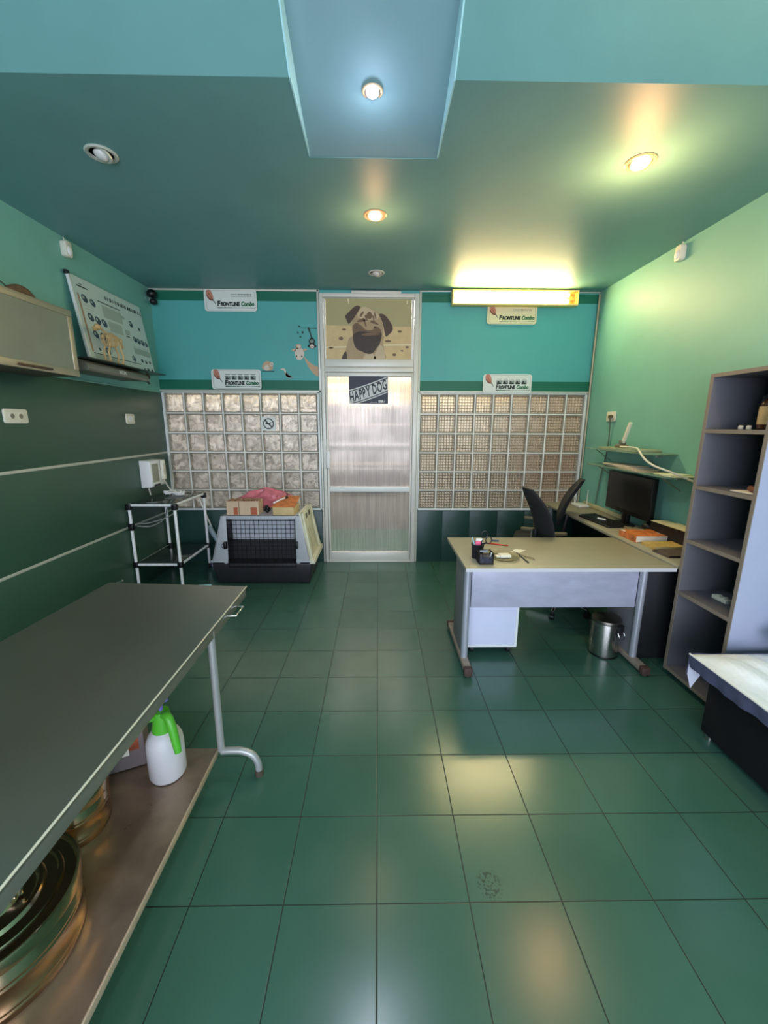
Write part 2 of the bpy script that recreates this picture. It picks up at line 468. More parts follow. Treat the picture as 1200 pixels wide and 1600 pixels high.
def at_y(tab, y):
    for (ya, za), (yb, zb) in zip(tab[:-1], tab[1:]):
        if yb <= y <= ya: return za+(zb-za)*(ya-y)/(ya-yb)
    return tab[-1][1]
for x0, x1 in ((NX0-.001, NX0+.006), (NX1-.006, NX1+.001)):
    ys = [NY-.01-(NY-1.46)*i/24 for i in range(25)]
    for ya, yb in zip(ys[:-1], ys[1:]):
        mb.prism([(ya, at_y(prof, ya)-.001), (yb, at_y(prof, yb)-.001), (yb, at_y(cp, yb)+.01), (ya, at_y(cp, ya)+.01)], lambda u, v, d: (d, u, v), x0, x1)
struct(build(mb, 'trim_cove', mat('cove_cheek_highlight', (176, 222, 226), .5), smooth=False))  # cove cheeks coloured lighter: the lit sliver is painted in

mb = MB(); mb.box(XL-.15, XL, YF, YB+.13, 0, ZH+.3); wl = struct(build(mb, 'wall_left', M['wall'], smooth=False))
mb = MB(); mb.box(XR, XR+.15, YF, YB+.13, 0, ZH+.3); wr = struct(build(mb, 'wall_right', M['wall'], smooth=False))
# left wall cladding: three dark green boards with pale strips between
for z0, z1 in ((.0, .655), (.667, 1.33), (1.342, 2.0)):
    mb = MB(); mb.box(XL, XL+.012, YF+.1, YB, z0, z1); build(mb, 'cladding_panel', M['clad'], wl, bevel=.002)
for i, z in enumerate((.661, 1.336)):
    mb = MB(); mb.box(XL, XL+.014, YF+.1, YB, z-.011, z+.011)
    struct(build(mb, 'trim_%d' % (i+1), M['trim'], bevel=.003))
mb = MB(); mb.box(XL, XL+.016, YF+.1, YB, 2.0, 2.014); struct(build(mb, 'trim_3', M['wall'], bevel=.003))

# back wall: painted fascias above, dark boards below, openings for two glass walls and the door
WT = .10
GL0, GL1, GR0, GR1, GZ0, GZ1 = XL, -.672, .462, XR, .65, 2.015
DX0, DX1, DZ = -.640, .447, 3.045
mb = MB()
for x0, x1 in ((XL, DX0), (DX1, XR)):
    mb.box(x0, x1, YB, YB+WT, GZ1, ZC+.1, 0)
    mb.box(x0, x1, YB-.002, YB, ZC-.115, ZC-.02, 1)
    mb.box(x0, x1, YB-.002, YB, GZ1+.02, 2.145, 1)
    mb.box(x0, x1, YB, YB+WT, 0, GZ0, 2)
mb.box(GL1, DX0, YB+.0, YB+WT, GZ0, GZ1, 0); mb.box(DX1, GR0, YB, YB+WT, GZ0, GZ1, 0)
mb.box(DX0, DX1, YB, YB+WT, DZ, ZC+.1, 0)
wb = struct(build(mb, 'wall_back', [M['turq'], M['stripe'], M['cladb']], smooth=False))
xs = [.462, .78, 1.11, 1.45, 1.78, 2.11, XR]
for a, b in zip(xs[:-1], xs[1:]):
    mb = MB(); mb.box(a+.002, b-.002, YB-.012, YB, .0, GZ0-.012); build(mb, 'cladding_panel', M['cladb'], wb, bevel=.002)
xs = [XL, -1.57, GL1]
for a, b in zip(xs[:-1], xs[1:]):
    mb = MB(); mb.box(a+.002, b-.002, YB-.012, YB, .0, GZ0-.012); build(mb, 'cladding_panel', M['cladb'], wb, bevel=.002)
# aluminium trims round the painted fascias
k = 4
for x0, x1, z0, z1 in ((XL, DX0, ZC-.02, ZC), (XL, DX0, GZ1, GZ1+.022), (DX0-.028, DX0-.004, GZ1, ZC),
                       (DX1, XR, GZ1, GZ1+.022), (DX1+.002, DX1+.026, .0, ZC), (DX1, XR, ZC-.012, ZC), (DX0-.028, DX0-.006, 0, GZ1)):
    mb = MB(); mb.box(x0, x1, YB-.02, YB, z0, z1); struct(build(mb, 'trim_%d' % k, M['trim'], bevel=.004)); k += 1
mb = MB(); mb.cyl((XR-.012, YB-.035, .76), (XR-.012, YB-.035, ZC-.03), .012, n=10)
struct(build(mb, 'trim_%d' % k, M['alum'])); k += 1

# the wall behind the camera: shop front opening
mb = MB()
mb.box(XL, XR, YF-.12, YF, 0, .25); mb.box(XL, XR, YF-.12, YF, 2.75, ZH+.3)
mb.box(XL, XL+.25, YF-.12, YF, .25, 2.75); mb.box(XR-.25, XR, YF-.12, YF, .25, 2.75)
struct(build(mb, 'wall_front', M['wall'], smooth=False))

# corridor beyond the back wall
mb = MB(); mb.box(-3.7, 3.7, 6.4, 6.5, 0, 3.3); struct(build(mb, 'wall_corridor', M['corr'], smooth=False))
mb = MB(); mb.box(-3.8, -3.7, YB+.13, 6.4, 0, 3.3); mb.box(3.7, 3.8, YB+.13, 6.4, 0, 3.3); mb.box(-3.7, XL-.15, YB+.1, YB+.13, 0, 3.3); mb.box(XR+.15, 3.7, YB+.1, YB+.13, 0, 3.3)
struct(build(mb, 'wall_corridor_sides', M['wplast'], smooth=False))
mb = MB(); mb.box(-3.8, 3.8, YB+.1, 6.5, 3.3, 3.4); struct(build(mb, 'ceiling_corridor', M['wplast'], smooth=False))

# ------------------------------------------------------------------ glass block walls
def block_wall(name, x0, x1, nx, z0, z1, nz, glass):
    root = bpy.data.objects.new(name, None); link(root); WM[root.name] = Matrix(); struct(root)
    fr = .022
    mb = MB()
    for a, b, c, d in ((x0, x1, z1-.012, z1), (x0, x1, z0, z0+fr), (x0, x0+fr, z0, z1), (x1-fr, x1, z0, z1)):
        mb.box(a, b, YB-.014, YB+.09, c, d)
    build(mb, 'frame', M['white'], root, bevel=.003)
    xa, xb, za, zb = x0+fr, x1-fr, z0+fr, z1-.012
    px, pz = (xb-xa)/nx, (zb-za)/nz; j = .0068
    mb = MB()
    for i in range(1, nx): mb.box(xa+i*px-j, xa+i*px+j, YB+.004, YB+.085, za, zb)
    for i in range(1, nz):
        for q in range(nx): mb.box(xa+q*px+j, xa+(q+1)*px-j, YB+.004, YB+.085, za+i*pz-j, za+i*pz+j)
    build(mb, 'mortar_joints', M['mortar'], root, smooth=False)
    mb = MB()
    for q in range(nx):
        for r in range(nz):
            a, b, c, d = xa+q*px+j, xa+(q+1)*px-j, za+r*pz+j, za+(r+1)*pz-j
            e = .012
            ring = lambda ins, y: [(a+ins, y, c+ins), (b-ins, y, c+ins), (b-ins, y, d-ins), (a+ins, y, d-ins)]
            V = ring(0, YB+.085) + ring(0, YB+.010) + ring(e*.5, YB+.006) + ring(e, YB+.013) + ring(e, YB+.078)
            fs = []; mi = []
            for l in range(4):
                for t in range(4):
                    fs.append((l*4+t, l*4+(t+1) % 4, l*4+4+(t+1) % 4, l*4+4+t))
            base = len(mb.f)
            mb.add(V, fs, 1)
            mb.add(ring(e, YB+.013), [(0, 1, 2, 3)], 0)
            mb.add(ring(e, YB+.078), [(3, 2, 1, 0)], 0)
            for t in range(8): mb.mi[base+t] = 1
    build(mb, 'glass_blocks', [glass, M['blkedge']], root, smooth=False, fix=False)
    return root
block_wall('window_1', GL0+.012, GL1, 8, GZ0, GZ1, 6, M['bwavy'])
block_wall('window_2', GR0, GR1-.02, 9, GZ0, GZ1, 6, M['bgrid'])

# ------------------------------------------------------------------ door
door = bpy.data.objects.new('door_1', None); link(door); WM[door.name] = Matrix(); struct(door)
mb = MB(); y0, y1 = YB-.035, YB+.07
mb.box(DX0, DX0+.04, y0, y1, 0, DZ); mb.box(DX1-.05, DX1, y0, y1, 0, DZ)
mb.box(DX0+.04, DX1-.05, y0, y1, DZ-.04, DZ); mb.box(DX0+.04, DX1-.05, y0, y1, 2.235, 2.285)
mb.box(DX0+.04, DX1-.05, y0, y1, 0, .02)
build(mb, 'frame', M['doorw'], door, bevel=.004)
mb = MB(); a, b = DX0+.045, DX1-.055; y0, y1 = YB-.028, YB+.03
mb.box(a, b, y0, y1, 2.29, 2.372); mb.box(a, b, y0, y1, 2.992, DZ-.045)
mb.box(a, -.578, y0, y1, 2.372, 2.992); mb.box(.369, b, y0, y1, 2.372, 2.992)
build(mb, 'transom_sash', M['doorw'], door, bevel=.004)
mb = MB(); mb.box(-.578, .369, YB-.004, YB+.002, 2.372, 2.992); build(mb, 'transom_pane', M['ribbed'], door)
mb = MB(); y0, y1 = YB-.03, YB+.03
g0, g1 = -.573, .375
mb.box(a, g0, y0, y1, .022, 2.23); mb.box(g1, b, y0, y1, .022, 2.23)
mb.box(g0, g1, y0, y1, 2.19, 2.23); mb.box(g0, g1, y0, y1, .022, .125)
leaf = build(mb, 'leaf', M['doorw'], door, bevel=.004)
mb = MB(); mb.box(g0, g1, y0-.006, y1, .88, .935); build(mb, 'mid_rail', M['white'], door, bevel=.004)
mb = MB(); mb.box(g0, g1, YB-.006, YB+.002, .935, 2.19); build(mb, 'upper_pane', M['ribbed'], door)
mb = MB(); mb.box(g0, g1, YB-.006, YB+.002, .125, .88); build(mb, 'lower_pane', M['ribbed'], door)
mb = MB(); mb.box(g0-.028, g0+.014, YB-.062, YB-.03, 1.16, 1.36); build(mb, 'handle', M['wplast'], door, bevel=.006)
mb = MB(); mb.box(g0-.042, g0-.03, YB-.037, YB-.03, 1.15, 1.42); build(mb, 'lock_plate', M['trim'], door, bevel=.002)
mb = MB(); mb.box(DX0+.35, DX1-.2, YB-.045, YB-.035, DZ-.006, DZ+.022); build(mb, 'head_strip', M['doorw'], door, bevel=.002)

# pug picture in the transom (flat print): pixel-free outline in picture units 0..1060 x 0..740
pm = [mat('pug_sky', (170, 162, 116), .5), mat('pug_sand', (206, 180, 130), .5, var=.1, vscale=9),
      mat('pug_fawn', (170, 146, 110), .5, var=.1, vscale=14), mat('pug_dark', (58, 46, 38), .5, var=.12, vscale=18),
      mat('pug_ear', (74, 58, 46), .5), mat('pug_fold', (112, 88, 64), .5), mat('pug_light', (196, 176, 142), .5, var=.06, vscale=14),
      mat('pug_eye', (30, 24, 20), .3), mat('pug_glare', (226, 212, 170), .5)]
mb = MB(); KX, KZ = .943/1060, .619/740
def pf(depth):
    return lambda u, v, d=0: (-.576+u*KX, YB-.0062-depth*.0004, 2.992-v*KZ)
def shape(pts, depth, mi, cl=True):
    q = closed(pts) if cl else pts
    f = pf(depth); mb.poly([f(u, v) for u, v in q], mi)
shape([(0, 0), (1060, 0), (1060, 330), (0, 320)], 0, 0, False)
shape([(0, 320), (1060, 330), (1060, 740), (0, 740)], 0, 1, False)
for cx, cy, rx, ry in ((185, 480, 28, 22), (225, 370, 26, 12), (770, 510, 40, 14), (850, 680, 26, 18), (915, 390, 26, 14), (945, 630, 18, 10), (1010, 585, 22, 14), (60, 600, 30, 10)):
    shape(ell(cx, cy, rx, ry), 1, 5, False)
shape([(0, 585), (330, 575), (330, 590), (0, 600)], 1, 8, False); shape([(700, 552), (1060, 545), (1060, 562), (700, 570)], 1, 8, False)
shape([(330, 455), (265, 540), (240, 660), (195, 738), (340, 738), (720, 738), (722, 640), (708, 520), (690, 440)], 2, 2)
shape([(195, 738), (205, 690), (245, 640), (256, 738)], 3, 4); shape([(470, 735), (480, 690), (530, 650), (600, 690), (610, 735)], 3, 6)
shape([(600, 738), (625, 640), (668, 560), (712, 600), (728, 738)], 3, 6)
shape([(425, 105), (360, 180), (325, 320), (330, 420), (345, 520), (390, 600), (470, 640), (570, 650), (640, 600), (690, 490), (712, 380), (700, 280), (670, 180), (610, 140), (540, 110)], 4, 2)
shape([(445, 100), (520, 105), (600, 145), (650, 185), (640, 240), (560, 250), (450, 240), (390, 200)], 5, 6)
shape([(335, 330), (380, 290), (440, 320), (500, 375), (580, 370), (640, 335), (690, 400), (680, 500), (610, 540), (500, 560), (400, 545), (345, 480)], 5, 5)
shape([(345, 430), (440, 390), (530, 400), (640, 410), (688, 420), (672, 530), (620, 610), (580, 660), (520, 672), (440, 640), (380, 610), (345, 540)], 6, 3)
for q in ([(505, 190), (540, 150), (572, 190), (560, 235), (525, 235)], [(420, 200), (455, 150), (470, 160), (440, 215)], [(595, 160), (610, 165), (625, 230), (610, 235)], [(395, 260), (470, 230), (500, 260), (480, 270), (400, 280)], [(480, 250), (505, 330), (490, 330), (465, 260)], [(560, 260), (600, 265), (650, 300), (640, 310), (560, 285)]):
    shape(q, 7, 5)
shape([(480, 205), (500, 190), (520, 245), (505, 260)], 7, 5); shape([(575, 190), (595, 210), (600, 262), (585, 250)], 7, 5)
shape(ell(378, 350, 34, 30), 7, 5); shape(ell(622, 352, 30, 24), 7, 5); shape(ell(372, 344, 15, 13), 8, 7); shape(ell(606, 340, 13, 11), 8, 7); shape(ell(370, 341, 4, 4), 9, 8)
shape([(440, 432), (540, 405), (640, 412), (668, 428), (600, 440), (500, 446)], 7, 5)
shape([(430, 95), (370, 85), (250, 195), (248, 230), (280, 300), (300, 290), (345, 235), (425, 110)], 8, 4)
shape([(660, 180), (740, 200), (830, 350), (765, 445), (735, 440), (712, 320), (690, 250)], 8, 4)
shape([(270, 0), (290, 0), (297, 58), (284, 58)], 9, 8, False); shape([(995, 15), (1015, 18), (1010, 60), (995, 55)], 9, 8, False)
tag(build(mb, 'pug_picture', pm, smooth=False, fix=False), 'large faded picture of a pug dog filling the pane above the door', 'picture')

# navy sticker with lettering on the door glass
mb = MB(); X0, X1, Z0, Z1 = -.331, .113, 1.893, 2.196; W, H = X1-X0, Z1-Z0
yy = YB-.0075
sf = lambda u, v, d=0: (X0+u, yy-d, Z0+v)
mb.poly([sf(0, 0), sf(W, 0), sf(W, H), sf(0, H)], 0)
mid = lambda u: .067+.27*u+.17*u*u
def band(lo, hi, d, mi):
    N = 24
    cl = lambda x: min(max(x, 0), H)
    for i in range(N):
        u0, u1 = W*i/N, W*(i+1)/N
        b0, b1, t0, t1 = cl(mid(u0)+lo), cl(mid(u1)+lo), cl(mid(u0)+hi), cl(mid(u1)+hi)
        if t0-b0 < 1e-6 and t1-b1 < 1e-6: continue
        mb.poly([sf(u0, b0, d), sf(u1, b1, d), sf(u1, t1, d), sf(u0, t0, d)], mi)
band(-.070, .060, .0003, 1); band(.070, .083, .0003, 1); band(-.094, -.081, .0003, 1)
geo = []; tot = 0
for ch in 'HAPPY DOG':
    if ch == ' ': geo.append((None, .020)); tot += .020; continue
    vs, fs = text_geo(ch, .150, .56, 0, .0045)
    x0 = min(v[0] for v in vs); w = max(v[0] for v in vs)-x0
    geo.append(((vs, fs, x0), w)); tot += w+.007
kk = (W-.022)/tot; u = .010
for g, w in geo:
    if g is None: u += w*kk; continue
    vs, fs, x0 = g; uc = u+w*kk/2; sl = .27+.34*uc; lean = -.30-.1*uc/W
    mb.add([sf(u+(p[0]-x0)*kk+lean*(p[1]-.05)*.5+.0, mid(uc)-.052+(uc/W)*.006+((p[0]-x0)*kk-w*kk/2)*sl+p[1]*.98, .0007) for p in vs], fs, 2)
    u += (w+.007)*kk
mb.poly([sf(.24, .014, .0005), sf(.32, .014, .0005), sf(.32, .019, .0005), sf(.24, .019, .0005)], 1)
mb.poly([sf(.335, .012, .0005), sf(.36, .012, .0005), sf(.36, .04, .0005), sf(.335, .04, .0005)], 1)
mb.poly([sf(.365, .012, .0005), sf(.388, .012, .0005), sf(.388, .04, .0005), sf(.365, .04, .0005)], 1)
mb.poly([sf(.392, .014, .0005), sf(.405, .014, .0005), sf(.400, .038, .0005)], 1)
tag(build(mb, 'door_sticker', [M['navy'], M['pgrey'], mat('navy_letters', (38, 42, 54), .5)], smooth=False, fix=False),
    'navy and grey lettered sticker at the top of the door glass', 'sticker')

# no-smoking sticker on a glass block
mb = MB(); cx, cz = -1.263, 1.665; yy = YB+.002
f = lambda u, v, d=0: (cx+u, yy-d, cz+v)
mb.prism([(-.082, -.078), (.082, -.078), (.082, .078), (-.082, .078)], lambda u, v, d: (cx+u, yy+.008*d, cz+v), 0, 1, 0)
N = 28; ro, ri = .062, .05
for i in range(N):
    a, b = 2*PI*i/N, 2*PI*(i+1)/N
    mb.poly([f(ri*math.cos(a), ri*math.sin(a), .0005), f(ro*math.cos(a), ro*math.sin(a), .0005), f(ro*math.cos(b), ro*math.sin(b), .0005), f(ri*math.cos(b), ri*math.sin(b), .0005)], 1)
mb.poly([f(-.044, .034, .0008), f(-.034, .044, .0008), f(.044, -.034, .0008), f(.034, -.044, .0008)], 1)
mb.poly([f(-.034, -.006, .0005), f(.022, -.006, .0005), f(.022, .008, .0005), f(-.034, .008, .0005)], 1)
mb.poly([f(.024, .004, .0005), f(.032, .012, .0005), f(.028, .022, .0005), f(.02, .012, .0005)], 1)
tag(build(mb, 'no_smoking_sticker', [M['sign'], M['ink']], smooth=False, fix=False), 'square white sticker with a crossed cigarette in a ring on the left glass blocks', 'sticker')

# ------------------------------------------------------------------ lettered signs
fm = [mat('feather_rose', (196, 130, 108), .5), mat('feather_brown', (120, 62, 48), .5), M['ink']]
def sign(x0, x1, z0, z1, photos, label, tint=None, yw=YB-.021, tilt=0):
    t = thing('advertising_sign', label, 'sign', ((x0+x1)/2, yw, z0))
    W, H = x1-x0, z1-z0
    mb = MB(); mb.prism(rrect(0, W, 0, H, .03), lambda u, v, d: (x0+u, yw-d, z0+v), 0, .008)
    build(mb, 'board', tint or M['sign'], t, smooth=False)
    f = lambda u, v, d=0: (x0+u*W, yw-.0086-d, z0+v*H)
    mb = MB()
    o = rrect(.035*W, .972*W, .05*H, .95*H, .035); i_ = rrect(.041*W, .966*W, .062*H, .938*H, .031)
    for k in range(len(o)):
        k2 = (k+1) % len(o)
        mb.poly([(x0+p[0], yw-.0086, z0+p[1]) for p in (i_[k], o[k], o[k2], i_[k2])], 0)
    build(mb, 'border_line', M['inkgrey'], t, smooth=False, fix=False)
    # feather mark
    mb = MB(); sx, sz = (0, 0) if not photos else (0, .02)
    mb.poly([f(u+sx, v+sz, 0) for u, v in closed([(.045, .88), (.075, .97), (.13, .95), (.165, .78), (.175, .58), (.15, .47), (.10, .55), (.06, .70)])], 0)
    mb.poly([f(u+sx, v+sz, .0004) for u, v in closed([(.055, .76), (.10, .62), (.155, .52), (.14, .48), (.09, .55), (.055, .68)])], 1)
    mb.poly([f(u+sx, v+sz, .0006) for u, v in ((.15, .54), (.17, .55), (.225, .34), (.215, .33))], 2)
    mb.poly([f(u+sx, v+sz, .0006) for u, v in ((.08, .84), (.09, .84), (.165, .54), (.155, .53))], 1)
    build(mb, 'feather_mark', fm, t, smooth=False, fix=False)
    mb = MB()
    bx = .245 if not photos else .265; by = .255 if not photos else .24; sz = .185*H if not photos else .185*H
    w1 = .43*W if not photos else .40*W
    ff = lambda ox, oy: (lambda u, v: (x0+ox+u, yw-.0088, z0+oy+v))
    vs, fs = text_geo('F', .30*H, 1, .08, .006*H)
    put_text(mb, 'F', .31*H, ff(bx*W, by*H), 0, .95, .08, .004)
    put_text(mb, 'RONTLINE', .235*H, ff(bx*W+.062*W, by*H), 0, 1., .08, .004, w1-.062*W)
    put_text(mb, 'Combo', .27*H, ff(bx*W+w1+.025*W, by*H), 1, 1., .18, .0035, .255*W)
    N = 12
    for i in range(N):
        u0 = bx+.005+(.70*i/N); u1 = bx+.005+(.70*(i+1)/N); th = .04*(abs(i-N*.62)/N+.1)
        mb.poly([f(u0, .165-th), f(u1, .165-th), f(u1, .165+th*.6), f(u0, .165+th*.6)], 1 if i % 4 else 0)
    build(mb, 'lettering', [M['ink'], M['inkg']], t, smooth=False, fix=False)
    mb = MB()
    if photos:
        for i in range(5):
            u0 = .275+i*.128
            mb.poly([f(u0+.005, .72, 0), f(u0+.10, .72, 0), f(u0+.10, .76, 0), f(u0+.005, .76, 0)], 1)
            mb.poly([f(u, v, 0) for u, v in ((u0, .48), (u0+.11, .48), (u0+.11, .68), (u0, .68))], 1)
            mb.poly([f(u0+a, v, .0004) for a, v in ((.005, .48), (.105, .48), (.09, .54), (.06, .56), (.05, .64), (.03, .66), (.02, .58))], 0)
    else:
        for v0, ua in ((.74, .51), (.66, .51)):
            u = ua
            while u < .90:
                w = R.uniform(.012, .03); mb.poly([f(u, v0), f(u+w, v0), f(u+w, v0+(.055 if v0 > .7 else .025)), f(u, v0+(.055 if v0 > .7 else .025))], 1 if v0 < .7 or u < .65 else 0); u += w+R.uniform(.006, .015)
    build(mb, 'small_print', [M['ink'], M['inkgrey']], t, smooth=False, fix=False)
    return t
sign(-1.872, -1.310, 2.852, 3.070, False, 'white lettered sign with feather mark, under the ceiling left of the door')
sign(-1.862, -1.311, 2.041, 2.255, True, 'white sign with five small photos, resting above the left glass blocks')
sign(1.192, 1.738, 2.744, 2.935, False, 'lettered sign with feather mark, lit yellow right below the tube light', mat('sign_board_yellow_lit', (226, 214, 176), .45))  # white board tinted: the tube's yellow light is in its colour
sign(1.186, 1.738, 2.014, 2.220, True, 'white sign with five small photos, resting above the right glass blocks')

# ------------------------------------------------------------------ animal wall stickers (flat)
am = [mat('mural_tan', (196, 164, 132), .6), mat('mural_pale', (216, 200, 184), .6), mat('mural_dark', (38, 62, 58), .6), mat('mural_black', (20, 24, 24), .6), mat('mural_grey', (126, 134, 130), .6)]
def sticker(name, label, shapes, cx, cz, k):
    mb = MB()
    for d, mi, pts in shapes:
        mb.poly([(cx+u*k, YB-.0015-.0005*d, cz+v*k) for u, v in pts], mi)
    tag(build(mb, name, am, smooth=False, fix=False), label, 'wall sticker')
K = .0071   # one photo-grid unit of the sketch below, in metres
sticker('giraffe_sticker', 'flat giraffe sticker, head and neck leaning in beside the door frame', [
    (0, 0, closed([(7, -4), (15, -12), (24, -18), (29, -20), (29, -34), (22, -30), (14, -20)])),
    (1, 1, closed([(-7, 2), (-4, 8), (4, 8), (8, 1), (6, -6), (1, -10), (-4, -8)])),
    (1, 0, closed([(-12, 5), (-6, 7), (-6, 3)])), (1, 0, closed([(7, 3), (13, 6), (8, 7)])),
    (1, 0, closed([(-4, 7), (-4, 13), (-1, 14), (3, 13), (3, 8)])),
    (2, 1, closed([(-3, 10), (0, 13), (3, 10), (0, 7)])),
    (2, 3, ell(-4, -4, 1, 1.2, 10)), (2, 3, ell(4, -4, 1, 1.2, 10))], -.880, 2.43, K)
sticker('monkey_sticker', 'flat dark monkey sticker hanging by its tail from a branch', [
    (0, 2, [(-14, 16), (11, 15.2), (11, 16.4), (-14, 16.6)]),
    (1, 2, closed([(-3, 16), (0, 17), (2, 8), (4, 2), (2, 1), (0, 8)])),
    (1, 2, closed([(-2, -2), (3, 3), (8, -2), (6, -7), (0, -7)])), (2, 4, closed([(0, -3), (3, 0), (6, -3), (3, -6)])),
    (1, 2, ell(3, -9.5, 5, 4.5)), (2, 1, ell(3, -10.5, 3.4, 3)), (3, 3, ell(1.4, -11, .7, .9, 8)), (3, 3, ell(4.6, -11, .7, .9, 8)),
    (1, 2, ell(-2.4, -10, 1.5, 2)), (1, 2, ell(8.4, -10, 1.5, 2)),
    (0, 2, closed([(-18, 20), (-16, 17), (-14, 19)])), (0, 2, closed([(-12, 12), (-9, 10), (-12, 8)])), (0, 2, closed([(-19, 12), (-17, 9), (-19, 8)])), (0, 2, closed([(-15, 5), (-13, 3), (-16, 2)]))], -.755, 2.58, K)
sticker('hedgehog_sticker', 'flat small tan animal sticker sitting on a thin line above the photo sign', [
    (0, 0, closed([(-9, -3), (-7, 4), (-2, 8), (4, 7), (8, 2), (7, -4), (0, -6)])),
    (1, 1, closed([(-6, -3), (-4, 2), (1, 2), (2, -4), (-2, -6)])), (1, 1, closed([(3, 3), (7, 7), (9, 3), (6, 1)])), (2, 3, ell(6.5, 3.5, .8, .8, 8)),
    (0, 2, [(-10, -6.4), (10, -6.4), (10, -7.6), (-10, -7.6)])], -1.235, 2.29, K)
sticker('heron_sticker', 'flat pale heron sticker standing on the lower green stripe', [
    (0, 1, closed([(-8, 5), (-3, 7), (0, 5), (1, 0), (4, -3), (9, -6), (3, -7), (-1, -3), (-2, 3)])),
    (0, 4, closed([(1, 1), (6, -3), (12, -8), (4, -7), (0, -4)])), (0, 4, [(2, -7), (2.8, -7), (2.8, -13), (2, -13)]), (0, 4, [(5, -7), (5.8, -7), (5.8, -13), (5, -13)])], -1.04, 2.225, K)

# ------------------------------------------------------------------ ceiling downlights and tube light
def downlight(x, y, z, label, on, tilt=0., k=1.):
    t = thing('downlight', label, 'ceiling light', (x, y, z))
    mb = MB(); mb.lathe([(p*k, q*k) for p, q in ((.058, 0), (.078, 0), (.080, -.004), (.074, -.010), (.060, -.008), (.058, 0))], (x, y, z), 36)
    build(mb, 'rim', M['trim'] if not on else mat('lit_rim', (226, 190, 150), .3, .4), t)
    mtx = Matrix.Translation((x, y, z)) @ Matrix.Rotation(tilt, 4, 'Y') @ Matrix.Rotation(-.25, 4, 'X') @ Matrix.Scale(k, 4)
    mb = MB(); mb.lathe([(.054, .002), (.054, -.008), (.046, -.012), (.040, -.008)], (0, 0, 0), 32, mtx=mtx)
    build(mb, 'gimbal', M['trim'], t)
    em = {None: mat('unlit_bulb', (216, 212, 206), .35), 'warm': mat('warm_bulb', (255, 230, 190), .4, emit=(255, 214, 160), estr=60),
          'dim': mat('dim_warm_bulb', (255, 230, 190), .4, emit=(255, 220, 176), estr=14), 'cool': mat('cool_bulb', (235, 240, 255), .4, emit=(232, 238, 255), estr=90)}[on]
    mb = MB(); mb.lathe([(.001, -.030), (.018, -.028), (.032, -.020), (.038, -.008), (.038, .0)], (0, 0, 0), 28, mtx=mtx)
    build(mb, 'bulb', em, t)
    return t
downlight(-1.489, 2.559, ZC, 'unlit round ceiling downlight on the left side', None, .35)
downlight(-.018, 4.272, ZC, 'small unlit downlight in the ceiling nearest the door', None, .3)
downlight(-.022, 3.177, ZC, 'round downlight glowing faintly in the middle of the ceiling', 'dim')
downlight(1.445, 2.568, ZC, 'bright warm downlight in the ceiling on the right side', 'warm')
ty = 2.235; tz = ZC+.085
downlight(-.027, ty, tz-.004, 'bright white downlight inside the pale ceiling cove', 'cool', 0., .62)

tl = thing('tube_light', 'long yellow-lit fluorescent tube fitting high on the back wall', 'lamp', (1.46, YB, 2.93))
mb = MB(); mb.box(.80, 2.13, YB-.045, YB-.024, 2.925, 3.066); build(mb, 'back_tray', mat('tray_yellow_lit', (230, 190, 110), .5), tl, bevel=.004)  # white tray coloured with the yellow light of its tubes
mb = MB()
for a, b, c, d in ((.79, 2.145, 3.056, 3.07), (.79, 2.145, 2.918, 2.932)): mb.box(a, b, YB-.115, YB-.024, c, d)
for x in (.79, 2.133): mb.box(x, x+.012, YB-.115, YB-.024, 2.932, 3.056)
build(mb, 'rim', mat('rim_cream', (250, 220, 140), .5), tl, bevel=.003)
em = mat('fluorescent_glow', (255, 250, 220), .4, emit=(255, 226, 150), estr=22)
for z in (3.024, 2.964):
    mb = MB(); mb.cyl((.815, YB-.082, z), (2.05, YB-.082, z), .0185, n=16); tb = build(mb, 'tube', em, tl)
    mb = MB(); mb.cyl((2.05, YB-.082, z), (2.10, YB-.082, z), .015, n=14); build(mb, 'socket_end', mat('socket_orange_reflect', (226, 160, 70), .5), tl)  # orange reflection inside the fitting is put into the socket colour

# ------------------------------------------------------------------ small wall fittings
def sensor(x, y, z, sgn, label):
    t = thing('motion_detector', label, 'sensor', (x, y, z))
    mb = MB(); mb.prism(rrect(-.035, .035, 0, .115, .022), lambda u, v, d: (x+sgn*d, y+u, z+v), 0, .05)
    build(mb, 'body', M['plast'], t, bevel=.008)
    mb = MB(); mb.ball((x+sgn*.05, y, z+.045), .014, .026, .034); build(mb, 'lens', M['wplast'], t)
    mb = MB(); mb.tube(bez([(x+sgn*.02, y, z+.11), (x+sgn*.015, y, z+.14), (x+sgn*.006, y+.01, ZC-.004 if z > 2.5 else z+.2)], 5), .004)
    build(mb, 'wire', M['plast'], t)
    return t
sensor(XL, 3.56, 2.93, 1, 'rounded white motion sensor high on the left wall')
sensor(XR, 3.54, 2.94, -1, 'boxy cream motion sensor high on the right wall')

